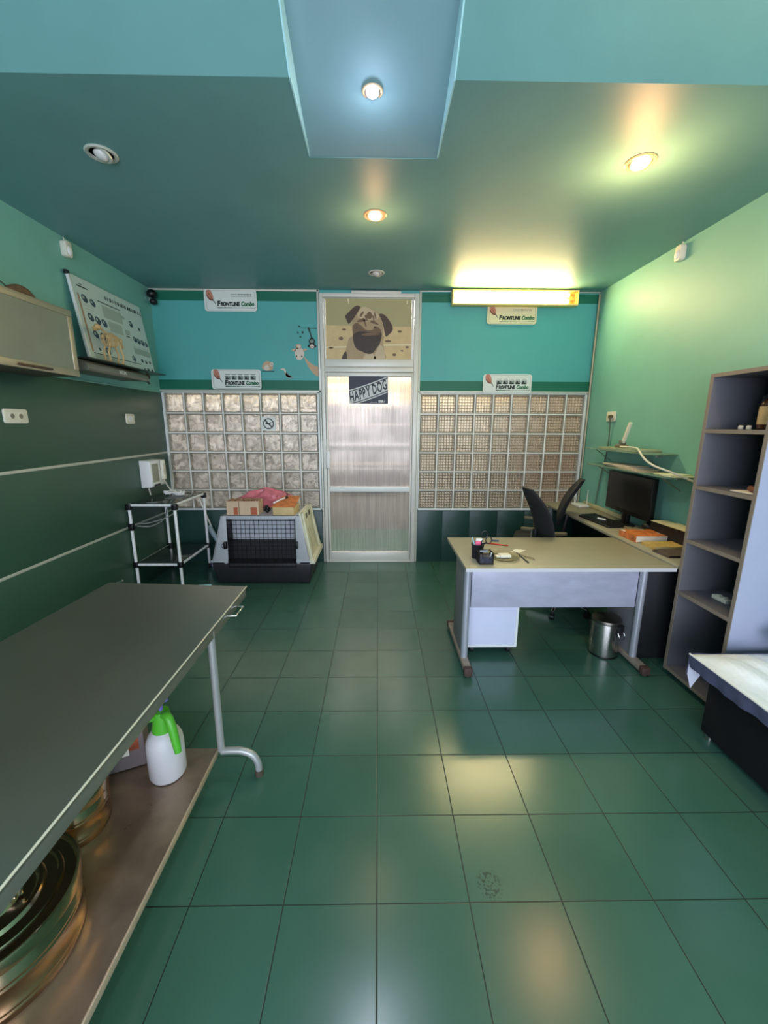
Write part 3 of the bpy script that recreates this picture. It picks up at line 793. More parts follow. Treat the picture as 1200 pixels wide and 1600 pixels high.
def socket(x, y, z, w, h, sgn, label, n, name='wall_socket', cat='socket'):
    t = thing(name, label, cat, (x, y, z-h/2))
    mb = MB(); mb.prism(rrect(-w/2, w/2, -h/2, h/2, .016), lambda u, v, d: (x+sgn*d, y+u, z+v), 0, .014)
    build(mb, 'plate', M['plast'], t, bevel=.004)
    for k in range(n):
        yc = y + (k-(n-1)/2)*.066
        if name == 'wall_socket':
            mb = MB(); mb.prism(ell(0, 0, .024, .024, 20), lambda u, v, d: (x+sgn*d, yc+u, z+v), .0142, .0165); inset = build(mb, 'outlet', M['plast'], t)
            mb = MB()
            for dz in (-.010, .010): mb.prism(ell(0, dz, .004, .004, 8), lambda u, v, d: (x+sgn*d, yc+u, z+v), .0166, .0175)
            mb.prism(ell(0, 0, .016, .016, 16), lambda u, v, d: (x+sgn*d, yc+u, z+v), .0160, .0168)
            build(mb, 'outlet_hole', mat('outlet_recess', (120, 116, 100), .5), inset)
        else:
            mb = MB(); mb.prism(rrect(-.017, .017, -.024, .024, .004), lambda u, v, d: (x+sgn*d, y+(k-(n-1)/2)*.036+u, z+v), .0142, .0185); build(mb, 'rocker', M['wplast'], t, bevel=.002)
    return t
socket(XL+.012, 2.84, 1.705, .185, .095, 1, 'double cream power socket at the left edge of the green panel', 2)
socket(XL+.012, 4.13, 1.705, .135, .095, 1, 'cream light switch on the dark green panel near the glass blocks', 2, 'light_switch', 'switch')
socket(XR, 4.275, 1.75, .16, .10, -1, 'cream power socket above the glass wall shelves', 2)
# mains lead from the right socket
pl = thing('power_lead', 'grey power lead running down the right wall from the socket', 'cable', (XR-.03, 4.24, .76))
mb = MB(); mb.box(XR-.045, XR-.0178, 4.222, 4.262, 1.735, 1.765); build(mb, 'plug', mat('brown_plug', (96, 84, 60), .5), pl, bevel=.006)
mb = MB(); mb.tube(bez([(XR-.04, 4.242, 1.735), (XR-.025, 4.25, 1.66), (XR-.012, 4.27, 1.4), (XR-.012, 4.33, 1.15), (XR-.012, 4.36, .95), (XR-.016, 4.37, .812)], 8), .0065)
build(mb, 'lead', mat('grey_lead', (96, 112, 96), .5), pl)
mb = MB(); mb.tube(bez([(XR-.012, 4.16, 3.06), (XR-.011, 3.9, 2.62), (XR-.011, 3.7, 2.55)], 8), .0025)

# corner fitting and dangling plug
cf = thing('corner_spotlight', 'small black ball fitting with chrome clip in the top left corner', 'wall light', (-2.39, 4.72, 2.90))
mb = MB(); mb.ball((-2.40, 4.72, 3.005), .05, .05, .045); build(mb, 'upper_head', M['black'], cf)
mb = MB(); mb.ball((-2.385, 4.71, 2.925), .038, .042, .03); build(mb, 'lower_head', M['dplast'], cf)
mb = MB(); mb.cyl((-2.458, 4.73, 2.965), (-2.395, 4.715, 2.965), .016); mb.cyl((-2.43, 4.72, 2.93), (-2.43, 4.72, 2.99), .012); build(mb, 'clip', M['chrome'], cf)

# ------------------------------------------------------------------ wall cabinet, left
wc = thing('wall_cabinet', 'hanging wall cabinet with frosted glass door cut by the left edge', 'cabinet', (-2.30, 2.55, 1.98))
xf, ya, yb, za, zb = -2.14, 1.95, 3.085, 1.985, 2.425
mb = MB(); mb.box(XL, xf-.022, ya, yb-.006, za, zb); build(mb, 'carcass', M['carc'], wc, bevel=.003)
mb = MB()
mb.box(xf-.02, xf, ya, yb, zb-.042, zb); mb.box(xf-.02, xf, ya, yb, za, za+.046)
mb.box(xf-.02, xf, yb-.042, yb, za+.046, zb-.042); mb.box(xf-.02, xf, ya, ya+.042, za+.046, zb-.042)
df = build(mb, 'door_frame', M['alum'], wc, bevel=.004)
mb = MB(); mb.box(xf-.014, xf-.006, ya+.042, yb-.042, za+.046, zb-.042); build(mb, 'door_pane', M['frost'], df)
mb = MB(); mb.box(xf, xf+.018, 2.57, 2.82, za+.012, za+.026); build(mb, 'handle', mat('brown_handle', (86, 66, 48), .4, .4), df, bevel=.004)
# ornament on the cabinet
on = thing('ornament', 'brown and dark green bird-like ornament lying on top of the wall cabinet', 'ornament', (-2.28, 2.83, 2.425))
mb = MB(); mb.tube(bez([(-2.3, 2.72, 2.445), (-2.29, 2.79, 2.47), (-2.285, 2.86, 2.482), (-2.28, 2.93, 2.468), (-2.275, 3.0, 2.438)], 6), lambda t: .006+.032*math.sin(PI*min(1, t*1.05))**1.2, 12)
build(mb, 'body', mat('ornament_brown', (110, 84, 60), .6, var=.35, vscale=30), on)
mb = MB(); mb.tube(bez([(-2.29, 2.80, 2.47), (-2.295, 2.74, 2.50), (-2.30, 2.71, 2.52), (-2.30, 2.715, 2.55)], 5), .004); build(mb, 'stem', mat('stem_green', (70, 92, 70), .6), on)
mb = MB(); mb.ball((-2.30, 2.715, 2.565), .012, .02, .026); build(mb, 'bud', mat('bud_green', (16, 52, 40), .5), on)

# ------------------------------------------------------------------ shelf box, poster board, skeleton model
bx = thing('wall_shelf', 'dark grey wall shelf box with pale lettering under the poster', 'shelf', (-2.34, 3.75, 2.05))
mb = MB(); mb.prism([(XL, 2.06), (-2.215, 2.055), (-2.20, 2.075), (-2.215, 2.11), (-2.28, 2.142), (XL, 2.150)], lambda u, v, d: (u, d, v), 3.28, 4.12)
build(mb, 'housing', mat('grey_housing', (124, 124, 112), .4, .2), bx, bevel=.004)
mb = MB(); mb.box(XL, -2.20, 3.30, 4.44, 2.148, 2.158); build(mb, 'top_plate', mat('dark_plate', (60, 72, 66), .3, .3), bx, bevel=.003)
mb = MB(); put_text(mb, 'ACM', .042, lambda u, v: (-2.1985-.015*v/.035, 3.66+u, 2.076+v), 0, 1.1, .1, .002); build(mb, 'lettering', M['pgrey'], bx, smooth=False, fix=False)
mb = MB(); mb.tube(bez([(-2.25, 4.16, 2.147), (-2.235, 4.17, 2.11), (-2.25, 4.16, 2.08), (-2.24, 4.18, 2.04)], 5), .010); mb.ball((-2.24, 4.165, 2.105), .02, .02, .03)
build(mb, 'dangling_plug', mat('plug_dark', (44, 40, 30), .5), bx)

pb = thing('poster_board', 'white printed poster board with rows of dark round pictures leaning on the wall', 'poster', (-2.37, 4.0, 2.158))
PT, PBm = (-2.434, 2.815), (-2.345, 2.160)
def pbp(u, v, d=0.):       # u along the wall 0..1, v up 0..1
    x = PBm[0]+(PT[0]-PBm[0])*v+d; z = PBm[1]+(PT[1]-PBm[1])*v+d*.15
    return (x, 3.52+u*(4.50-3.52), z)
mb = MB(); mb.prism([(0, 0), (1, 0), (1, 1), (0, 1)], lambda u, v, d: pbp(u, v, d), -.004, .008); build(mb, 'board', mat('poster_paper', (198, 214, 204), .45), pb, bevel=.002)
mb = MB(); mb.prism([(-.006, -.004), (.012, -.004), (.012, 1.004), (-.006, 1.004)], lambda u, v, d: pbp(u, v, d), -.008, .014); build(mb, 'edge_strip', M['wplast'], pb, bevel=.002)
mb = MB(); P = lambda pts, mi, d=.0086: mb.poly([pbp(u, v, d) for u, v in pts], mi)
RC = lambda u0, u1, v0, v1, mi, d=.0086: P([(u0, v0), (u1, v0), (u1, v1), (u0, v1)], mi, d)
pd = [M['ink'], M['inkgrey'], mat('poster_blue', (60, 78, 92), .5, var=.5, vscale=60), mat('poster_tan', (170, 140, 112), .5), mat('poster_pale', (170, 184, 170), .5), mat('poster_ground', (202, 216, 208), .45)]
RC(.03, .985, .01, .99, 5, .0083); RC(.07, .2, .885, .90, 0); RC(.1, .14, .91, .93, 1)
put_text(mb, 'ЛАБОРАТОРИЯ', .05, lambda u, v: pbp(.46+u/.98, .83+v/.66, .0088), 0, .6, 0, .002, .45) if False else None
u = .42
while u < .97:
    w = R.uniform(.014, .035); RC(u, min(u+w, .98), .865, .91, 0 if R.random() < .7 else 1); u += w+R.uniform(.006, .02)
RC(.30, .62, .80, .812, 0); RC(.05, .072, .12, .80, 3)
for u0, v0, r in ((.13, .76, .037), (.225, .745, .034), (.15, .55, .037), (.235, .54, .037), (.32, .535, .037), (.16, .35, .034), (.25, .35, .034), (.27, .17, .034), (.16, .17, .014),
                  (.75, .67, .033), (.885, .64, .018), (.76, .46, .030), (.82, .45, .032), (.89, .445, .032), (.955, .44, .028), (.66, .17, .03),
                  (.80, .17, .02), (.87, .16, .018), (.94, .17, .016), (.81, .05, .012), (.88, .05, .02), (.955, .05, .018)):
    P(ell(u0, v0, r*.95, r*1.35, 16, .3), 2 if r > .025 else 0); P(ell(u0-.3*r, v0+.3*r, r*.4, r*.5, 10), 4 if r > .025 else 2, .009)
for r0 in ((.34, .62, .62, .77), (.38, .58, .46, .59), (.62, .70, .50, .56), (.60, .66, .70, .74), (.70, .98, .25, .33), (.08, .4, .02, .1)): RC(*r0, 4)
for k in range(9): RC(.10, .22, .69-.008*k-.04*(k % 2), .693-.008*k-.04*(k % 2), 1) if k < 3 else RC(.70, .96, .35-.02*(k-3), .354-.02*(k-3), 1)
RC(.07, .77, .105, .114, 0); RC(.62, .68, .46, .475, 0); RC(.62, .67, .49, .50, 1)
build(mb, 'print', pd, pb, smooth=False, fix=False)
mb = MB(); mb.box(PT[0]-.012, PT[0]+.016, 3.50, 3.535, 2.80, 2.83); build(mb, 'corner_clip', M['dplast'], pb, bevel=.004)
mb = MB(); mb.box(PBm[0]-.012, PBm[0]+.01, 3.50, 3.54, 2.1585, 2.178); build(mb, 'corner_clip', M['dplast'], pb, bevel=.004)

sk = thing('skeleton_model', 'small tan animal skeleton model standing in front of the poster', 'model', (-2.27, 3.70, 2.158))
bm_ = mat('old_bone', (206, 176, 126), .6, var=.2, vscale=40)
mb = MB(); z0 = 2.159; x = -2.265
mb.box(x-.03, x+.03, 3.56, 3.84, z0, z0+.008); build(mb, 'base_plate', mat('bone_base', (170, 140, 96), .5), sk, bevel=.003)
mb = MB(); mb.tube(bez([(x, 3.53, z0+.255), (x, 3.58, z0+.262), (x, 3.62, z0+.245), (x, 3.70, z0+.228), (x, 3.78, z0+.222), (x, 3.83, z0+.205), (x, 3.86, z0+.15)], 6), .0075); build(mb, 'spine', bm_, sk)
mb = MB()
for i in range(9):
    yr = 3.625+i*.016; rr = .045+.012*math.sin(i/8*PI)
    mb.tube([(x+.036*math.cos(a), yr+.01*math.sin(a), z0+.19+rr*math.sin(a)) for a in [2*PI*k/14 for k in range(15)]], .003, 6)
build(mb, 'ribcage', bm_, sk)
mb = MB(); mb.ball((x, 3.545, z0+.262), .022, .032, .024); mb.ball((x, 3.505, z0+.245), .012, .028, .012); mb.ball((x, 3.51, z0+.232), .010, .024, .006); build(mb, 'skull', bm_, sk)
for yy, fw in ((3.63, 1), (3.80, -1)):
    for sx in (-.02, .02):
        mb = MB(); mb.tube(bez([(x+sx, yy, z0+.20), (x+sx, yy+.014*fw, z0+.14), (x+sx, yy-.012*fw, z0+.085), (x+sx, yy, z0+.03), (x+sx, yy-.014, z0+.012)], 6), .0078); mb.ball((x+sx, yy, z0+.205), .014, .022, .018); mb.ball((x+sx, yy-.006, z0+.016), .011, .02, .008); build(mb, 'leg', bm_, sk)

# ------------------------------------------------------------------ intercom telephone
ph = thing('wall_telephone', 'white wall telephone with hanging handset beside the glass blocks', 'telephone', (-2.40, 4.32, 1.0))
mb = MB(); mb.prism([(XL+.012, 1.005), (-2.345, 1.01), (-2.33, 1.03), (-2.335, 1.27), (-2.35, 1.285), (XL+.012, 1.29)], lambda u, v, d: (u, d, v), 4.19, 4.45); build(mb, 'body', M['wplast'], ph, bevel=.008)
mb = MB(); mb.box(-2.34, -2.329, 4.215, 4.335, 1.06, 1.25); build(mb, 'keypad', mat('keypad_grey', (160, 160, 142), .5, var=.2, vscale=50), ph, bevel=.004)
mb = MB(); mb.box(-2.345, -2.325, 4.23, 4.34, 1.018, 1.04); build(mb, 'slot', M['dplast'], ph, bevel=.002)
mb = MB(); mb.prism(rrect(4.37, 4.43, 1.07, 1.285, .02), lambda u, v, d: (-2.333+d, u, v), .004, .034); mb.ball((-2.312, 4.40, 1.255), .022, .029, .029); mb.ball((-2.312, 4.40, 1.10), .022, .029, .029); hs = build(mb, 'handset', M['plast'], ph, bevel=.006)
def coil(a, b, r, turns, sag=0.):
    a, b = Vector(a), Vector(b); out = []; N = turns*8
    for i in range(N+1):
        t = i/N; p = a.lerp(b, t) - Vector((0, 0, sag*math.sin(PI*t))); an = 2*PI*turns*t
        out.append(p+Vector((r*math.cos(an), r*math.sin(an), 0)))
    return out
mb = MB(); mb.tube(coil((-2.315, 4.40, 1.072), (-2.25, 4.42, .945), .008, 10, .02), .0032, 6); build(mb, 'handset_cord', M['plast'], ph)
mb = MB(); mb.tube(coil((-2.40, 4.24, 1.0), (-2.40, 4.26, .925), .007, 7), .003, 6); mb.tube(bez([(-2.40, 4.25, .90), (-2.395, 4.27, .80), (-2.36, 4.33, .69), (-2.28, 4.38, .66), (-2.25, 4.42, .72), (-2.25, 4.44, .80)], 6), .0045, 6) if False else None
build(mb, 'line_cord', M['plast'], ph)

# ------------------------------------------------------------------ glass trolley
tr = thing('trolley', 'chipped white tube trolley with two glass shelves in the left corner', 'trolley', (-2.2, 4.23, 0))
X0, X1, Y0, Y1, ZT, ZL = -2.425, -1.985, 3.905, 4.58, .895, .275
r = .0145
for x, y in ((X0, Y0), (X1, Y0), (X0, Y1), (X1, Y1)):
    mb = MB(); mb.cyl((x, y, .06), (x, y, ZT), r, n=14); p = build(mb, 'post', M['trolley'], tr)
    for za, zb in ((ZT-.058, ZT), (ZL-.028, ZL+.030), (.63, .70)):
        if za == .63 and not (x == X0 and y == Y0): continue
        mb = MB(); mb.box(x-.024, x+.024, y-.024, y+.024, za, zb); build(mb, 'joint', M['black'], p, bevel=.006)
    mb = MB(); mb.cyl((x-.012, y, .028), (x+.012, y, .028), .028, n=18); mb.cyl((x, y, .04), (x, y, .07), .009); build(mb, 'castor', M['dplast'], p)
for z in (ZT-.012, ZL):
    mb = MB()
    for a, b in (((X0, Y0), (X1, Y0)), ((X1, Y0), (X1, Y1)), ((X1, Y1), (X0, Y1)), ((X0, Y1), (X0, Y0))): mb.cyl((*a, z), (*b, z), r*.92, n=12)
    build(mb, 'rail', M['trolley'], tr)
    mb = MB(); mb.box(X0+.012, X1-.012, Y0+.012, Y1-.012, z+.012, z+.019); build(mb, 'glass_shelf', M['smoked'], tr, bevel=.002)
# bundle of white cable on the trolley
cb = MB(); R2 = random.Random(3)
pts = []
for i in range(60):
    a = i*.55+R2.uniform(-.3, .3); rr = .03+.06*R2.random()
    pts.append((-2.20+rr*1.3*math.cos(a), 4.36+rr*math.sin(a), .915+.035*R2.random()))
cb.tube(bez(pts, 4), .0075, 6)
tag(build(cb, 'cable_bundle', M['wplast']), 'tangled bundle of white cable on the glass trolley top', 'cable')
mb = MB(); mb.tube(bez([(-2.31, 4.50, .9075), (-2.33, 4.62, .98), (-2.40, 4.755, 1.14), (-2.42, 4.77, 1.22), (-2.425, 4.77, 1.3)], 6), .005, 6)
tag(build(mb, 'white_cable', M['plast']), 'white cable rising from the trolley to the glass block frame', 'cable')
mb = MB(); mb.tube(bez([(-2.41, 4.0, .675), (-2.36, 4.1, .66), (-2.25, 4.22, .685), (-2.2, 4.35, .73), (-2.22, 4.44, .79), (-2.28, 4.46, .8), (-2.32, 4.4, .75), (-2.28, 4.25, .67), (-2.33, 4.08, .63), (-2.40, 3.96, .66)], 7), .006, 6)
tag(build(mb, 'looped_cable', mat('grey_cable', (150, 154, 150), .5)), 'loose grey cable looped around the trolley legs', 'cable')
# squeegee leaning at the trolley
sq = thing('floor_squeegee', 'white floor squeegee with teal neck leaning behind the trolley', 'squeegee', (-1.83, 4.6, 0))
mb = MB(); mb.tube([(-2.11, 4.74, .80), (-1.965, 4.71, .41)], .009, 10); build(mb, 'handle', M['wplast'], sq)
mb = MB(); mb.tube([(-2.02, 4.715, .47), (-1.93, 4.69, .33), (-1.86, 4.66, .20)], lambda t: .034-.012*t, 12); build(mb, 'grip', mat('pale_blue_grip', (150, 170, 176), .4), sq)
mb = MB(); mb.cyl((-1.855, 4.655, .19), (-1.83, 4.64, .07), .016, .022, n=14); build(mb, 'neck', mat('teal_plastic', (40, 160, 168), .4), sq)
mb = MB(); mb.prism([(-2.02, 0.0), (-1.66, 0.0), (-1.67, .035), (-1.78, .05), (-1.82, .075), (-1.86, .075), (-1.9, .05), (-2.01, .035)], lambda u, v, d: (u, d, v+.002), 4.61, 4.665); build(mb, 'blade_head', mat('lilac_white_plastic', (196, 200, 220), .4), sq, bevel=.006)

# ------------------------------------------------------------------ pet crate
pc = thing('pet_crate', 'grey plastic pet carrier crate with dark wire door beside the room door', 'pet carrier', (-1.2, 4.4, 0))
yf, yb_ = 4.06, 4.66
def frus(mb, z0, z1, x0, x1, X0, X1, ya, yb, Ya, Yb, mi=0):
    vs = [(x0, ya, z0), (x1, ya, z0), (x1, yb, z0), (x0, yb, z0), (X0, Ya, z1), (X1, Ya, z1), (X1, Yb, z1), (X0, Yb, z1)]
    mb.add(vs, [(0, 3, 2, 1), (4, 5, 6, 7), (0, 1, 5, 4), (1, 2, 6, 5), (2, 3, 7, 6), (3, 0, 4, 7)], mi)
mb = MB(); frus(mb, .0, .235, -1.70, -.73, -1.745, -.69, yf+.03, yb_, yf, yb_+.02); build(mb, 'lower_tray', M['crated'], pc, bevel=.02, seg=3)
mb = MB()
# upper shell drawn as front frame, two sides, top and back around the doorway
DA, DB, DZ0, DZ1 = -1.565, -.855, .185, .70
zl, zt, xl0, xr0, xl1, xr1 = .245, .735, -1.735, -.70, -1.62, -.80
fy = lambda z: yf+.0+(z-zl)*.06
def q3(x, z, d=0.): return (x, fy(z)+d, z)
for poly in ([(xl0, zl), (DA, zl), (DA, zt), (xl1, zt)], [(DB, zl), (xr0, zl), (xr1, zt), (DB, zt)], [(DA, DZ1), (DB, DZ1), (DB, zt), (DA, zt)]):
    mb.prism(poly, lambda u, v, d: q3(u, v, d), 0, .03)
mb.prism([(DA-.055, zl+.002), (DA-.02, zl-.02), (DA, zl-.005), (DA, zl+.03), (DA-.055, zl+.03)], lambda u, v, d: q3(u, v, d-.008), 0, .03)
mb.prism([(DB+.055, zl+.002), (DB+.02, zl-.02), (DB, zl-.005), (DB, zl+.03), (DB+.055, zl+.03)], lambda u, v, d: q3(u, v, d-.008), 0, .03)
mb.prism([(xl0-.01, zl), (xl0-.01, zl+.022), (DA, zl+.022), (DA, zl)], lambda u, v, d: q3(u, v, d-.012), 0, .03)
mb.prism([(DB, zl), (DB, zl+.022), (xr0+.01, zl+.022), (xr0+.01, zl)], lambda u, v, d: q3(u, v, d-.012), 0, .03)
build(mb, 'front_shell', M['crateg'], pc, bevel=.006)
mb = MB()
yq = yb_
mb.add([q3(xl0, zl), (xl0, yq, zl), (xl1, yq-.04, zt), q3(xl1, zt), q3(xl0+.02, zl), (xl0+.02, yq, zl), (xl1+.02, yq-.04, zt), q3(xl1+.02, zt)], [(0, 1, 2, 3), (7, 6, 5, 4), (0, 4, 5, 1), (3, 2, 6, 7), (1, 5, 6, 2), (0, 3, 7, 4)])
mb.add([(xl1, fy(zt), zt), (xr1, fy(zt), zt), (xr1, yq-.04, zt), (xl1, yq-.04, zt), (xl1, fy(zt), zt-.02), (xr1, fy(zt), zt-.02), (xr1, yq-.04, zt-.02), (xl1, yq-.04, zt-.02)], [(0, 1, 2, 3), (7, 6, 5, 4), (0, 4, 5, 1), (1, 5, 6, 2), (2, 6, 7, 3), (3, 7, 4, 0)])
mb.add([(xl0, yq, zl), (xr0, yq, zl), (xr1, yq-.04, zt), (xl1, yq-.04, zt), (xl0, yq-.02, zl), (xr0, yq-.02, zl), (xr1, yq-.06, zt), (xl1, yq-.06, zt)], [(0, 3, 2, 1), (4, 5, 6, 7), (0, 1, 5, 4), (2, 3, 7, 6), (0, 4, 7, 3), (1, 2, 6, 5)])
build(mb, 'top_shell', M['crateg'], pc, bevel=.004)
# right side with vents, cream
mb = MB()
def sd(v, w, d=0.):         # v: 0 front..1 back, w: 0 bottom..1 top
    z = zl+(zt+.03-zl)*w; x = xr0+(xr1-xr0)*w+d; y = fy(z)+(yq-.03*w-fy(z))*v; return (x, y, z)
mb.prism([(0, 0), (1, 0), (1, 1), (0, 1)], lambda u, v, d: sd(u, v, d), -.02, .0)
for a, b in ((0, .1), (.9, 1.0)): mb.prism([(a, 0), (b, 0), (b, 1.0), (a, 1.0)], lambda u, v, d: sd(u, v, d), 0, .025)
mb.prism([(0, .74), (1, .74), (1, 1.0), (0, 1.0)], lambda u, v, d: sd(u, v, d), 0, .018)
mb.prism([(-.02, -.03), (1.02, -.03), (1.02, .05), (-.02, .05)], lambda u, v, d: sd(u, v, d), -.015, .04)
side = build(mb, 'side_shell', M['cratec'], pc, bevel=.004)
mb = MB()
vm = mat('vent_shadow', (92, 88, 66), .7)
for a in (.25, .55):
    mb = MB(); mb.prism([(a, .83), (a+.16, .83), (a+.16, .93), (a, .93)], lambda u, v, d: sd(u, v, d), .016, .020); build(mb, 'handle_slot', vm, side, smooth=False)
vm2 = mat('moulded_groove', (188, 182, 150), .6)
for a in (.16, .34, .52, .70):
    mb = MB(); mb.prism([(a, .14), (a+.09, .14), (a+.09, .6), (a, .6)], lambda u, v, d: sd(u, v, d), -.002, .0015); build(mb, 'vent_groove', vm2, side, smooth=False)
# wire door
mb = MB(); zd0, zd1 = DZ0, DZ1; dy = yf+.004
n = 15
for i in range(n+1):
    x = DA+.008+(DB-DA-.016)*i/n; mb.cyl((x, dy, zd0), (x, fy(zd1)-.002, zd1), .0028 if 0 < i < n else .005, n=6)
for j in range(12):
    z = zd0+.01+(zd1-zd0-.02)*j/11; y = dy+(fy(zd1)-.002-dy)*j/11; mb.cyl((DA+.004, y-.003, z), (DB-.004, y-.003, z), .0028 if 0 < j < 11 else .005, n=6)
wd = build(mb, 'wire_door', M['wire'], pc)
mb = MB(); mb.box(DB-.002, DB+.026, yf-.03, yf+.005, .40, .47); build(mb, 'latch', M['black'], wd, bevel=.003)
mb = MB(); mb.box(DA-.026, DA+.002, yf-.035, yf+.005, .40, .47)
mb.tube([(DA-.03+.018*math.cos(a), yf-.034, .435+.018*math.sin(a)) for a in [2*PI*k/14 for k in range(15)]], .003, 6)
build(mb, 'latch', M['black'], wd, bevel=.003)
# inside liner: dark lower half, pale upper half as seen through the wires
mb = MB(); mb.box(DA-.08, DB+.08, yf+.16, yf+.17, .05, .43); build(mb, 'inner_tray', M['crated'], pc)
mb = MB(); mb.box(DA-.02, DB+.02, yf+.24, yf+.25, .43, .70); build(mb, 'inner_wall', mat('inner_grey', (206, 208, 214), .5), pc)

# things on the crate
def carton(x, y, z, sx, sy, sz, rz, label):
    t = thing('cardboard_box', label, 'box', (x, y, z), rz)
    m = Matrix.Translation((x, y, z)) @ Matrix.Rotation(rz, 4, 'Z')
    mb = MB(); th = .004
    mb.box(-sx/2, sx/2, -sy/2, sy/2, 0, th, 0, m)
    mb.box(-sx/2, -sx/2+th, -sy/2, sy/2, th, sz, 0, m); mb.box(sx/2-th, sx/2, -sy/2, sy/2, th, sz, 0, m)
    mb.box(-sx/2+th, sx/2-th, -sy/2, -sy/2+th, th, sz, 0, m); mb.box(-sx/2+th, sx/2-th, sy/2-th, sy/2, th, sz, 0, m)
    build(mb, 'tray', M['carton'], t)
    mb = MB()
    mb.box(-sx/2, sx/2, -sy/2-.004, -sy/2-.0005, sz*.05, sz*.97, 0, m)
    build(mb, 'front_panel', M['carton'], t)
    mb = MB(); mb.box(sx*.08, sx*.42, -sy/2-.006, -sy/2-.0042, .004, sz*.55, 0, m); build(mb, 'red_print', M['cartonr'], t)
    mb = MB(); R3 = random.Random(int(x*1000))
    for k in range(7):
        px = -sx/2+.014+(sx-.028)*k/6; mb.ball((px, R3.uniform(-.02, .02), sz*.9), sx/13, sy*.36, sz*.17, mtx=m)
    build(mb, 'contents', mat('brown_contents', (150, 112, 84), .7, var=.3, vscale=30), t)
    return t
carton(-1.507, 4.22, zt+.001, .122, .17, .145, .03, 'small open cardboard box at the left end of the crate top')
carton(-1.338, 4.22, zt+.001, .198, .17, .145, .02, 'wider open cardboard box in the middle of the crate top')
# yellowed carton on the right
t = thing('wooden_tray_box', 'yellowed open carton with orange lid on the right of the crate top', 'box', (-.975, 4.26, zt), -.08)
m = Matrix.Translation((-.975, 4.24, zt+.001)) @ Matrix.Rotation(-.06, 4, 'Z')
mb = MB(); mb.box(-.11, .11, -.12, .12, 0, .085, 0, m); build(mb, 'carton', mat('yellow_card', (206, 180, 126), .6, var=.08, vscale=12), t, bevel=.004)
mb = MB(); mb.add([m @ Vector(p) for p in [(-.12, -.125, .086), (.12, -.125, .086), (.12, .12, .15), (-.06, .12, .15), (-.12, -.125, .094), (.12, -.125, .094), (.12, .12, .162), (-.06, .12, .162)]], [(0, 3, 2, 1), (4, 5, 6, 7), (0, 1, 5, 4), (1, 2, 6, 5), (2, 3, 7, 6), (3, 0, 4, 7)])
build(mb, 'lid', mat('orange_print', (206, 120, 62), .6, var=.3, vscale=20), t)
# pink bag
mb = MB(); R4 = random.Random(11)
def bag(u, v):
    a = 2*PI*u; b = PI*(v-.5); rr = 1+.16*math.sin(5*a+3*b)+.12*math.sin(9*a-4*b)+.13*R4.uniform(-1, 1)
    return (-1.28+.27*math.cos(b)*math.cos(a)*rr, 4.50+.075*math.cos(b)*math.sin(a)*rr, zt+.105+.10*math.sin(b)*(1+.22*math.sin(4*a))+.03*math.cos(a)*0+.035*(math.cos(a)*.4))
mb.grid(bag, 40, 18)
mb.v = [Vector((p.x, p.y, max(p.z, zt+.002))) for p in mb.v]
tag(build(mb, 'plastic_bag', M['bagp'], angle=80, sub=1), 'crumpled translucent pink plastic bag lying behind the boxes on the crate', 'bag')
mb = MB()
for k in range(16):
    a = R4.uniform(0, 2*PI); mb.ball((-1.162+.03*math.cos(a)*R4.random(), 4.18+.03*R4.uniform(-1, 1), zt+.028+.055*R4.random()), R4.uniform(.014, .022), mi=0, n=10, m=7)
tag(build(mb, 'black_cloth', M['black']), 'small crumpled black bundle between the boxes on the crate', 'cloth')
t = thing('paint_brush', 'white handled brush lying on the yellowed carton', 'brush', (-.99, 4.2, zt+.16))
mb = MB(); mb.tube([(-1.09, 4.16, zt+.122), (-1.03, 4.20, zt+.148), (-.98, 4.23, zt+.166)], lambda t: .009-.003*t); build(mb, 'handle', M['wplast'], t)
mb = MB(); mb.tube([(-.98, 4.23, zt+.166), (-.955, 4.245, zt+.174)], .012, 8); build(mb, 'bristles', M['dplast'], t)

# ------------------------------------------------------------------ steel examination table
et = thing('examination_table', 'steel veterinary examination table with lower shelf filling the left foreground', 'table', (-1.12, 1.2, 0))
EX0, EX1, EY0, EY1, EZ = -1.62, -.728, .05, 2.12, .78
mb = MB()
mb.add([(EX0, EY0, EZ), (EX1, EY0, EZ), (EX1, EY1, EZ), (-1.52, EY1+.06, EZ), (EX0, EY0, EZ-.012), (EX1, EY0, EZ-.012), (EX1, EY1, EZ-.012), (-1.52, EY1+.06, EZ-.012)],
       [(0, 1, 2, 3), (7, 6, 5, 4), (0, 4, 5, 1), (1, 5, 6, 2), (2, 6, 7, 3), (3, 7, 4, 0)])
top = build(mb, 'tabletop', M['tabletop'], et)
mb = MB(); mb.box(EX1-.003, EX1+.003, EY0, EY1+.002, EZ-.003, EZ+.002); build(mb, 'edge_highlight', M['edge'], top, bevel=.002)  # thin strip painted as the highlight on the tabletop edge
mb = MB(); mb.box(EX1-.022, EX1-.002, EY0, EY1-.01, EZ-.055, EZ-.0125); mb.box(-1.5, EX1-.022, EY1-.03, EY1-.012, EZ-.055, EZ-.0125); build(mb, 'apron', mat('apron_steel', (150, 150, 142), .38, .7), et, bevel=.003)
mb = MB(); mb.tube([(EX1-.01, 1.83, EZ-.035), (EX1+.036, 1.835, EZ-.035), (EX1+.038, 1.935, EZ-.035), (EX1-.01, 1.94, EZ-.035)], .0055, 10); build(mb, 'side_handle', M['chrome'], et)
mb = MB(); mb.tube([(-1.0, EY1+.022, EZ-.004), (-.93, EY1+.025, EZ-.002)], .006, 8); mb.tube([(-1.47, EY1+.045, EZ+.002), (-1.43, EY1+.04, EZ+.02)], .005, 8); build(mb, 'end_catch', M['chrome'], et)
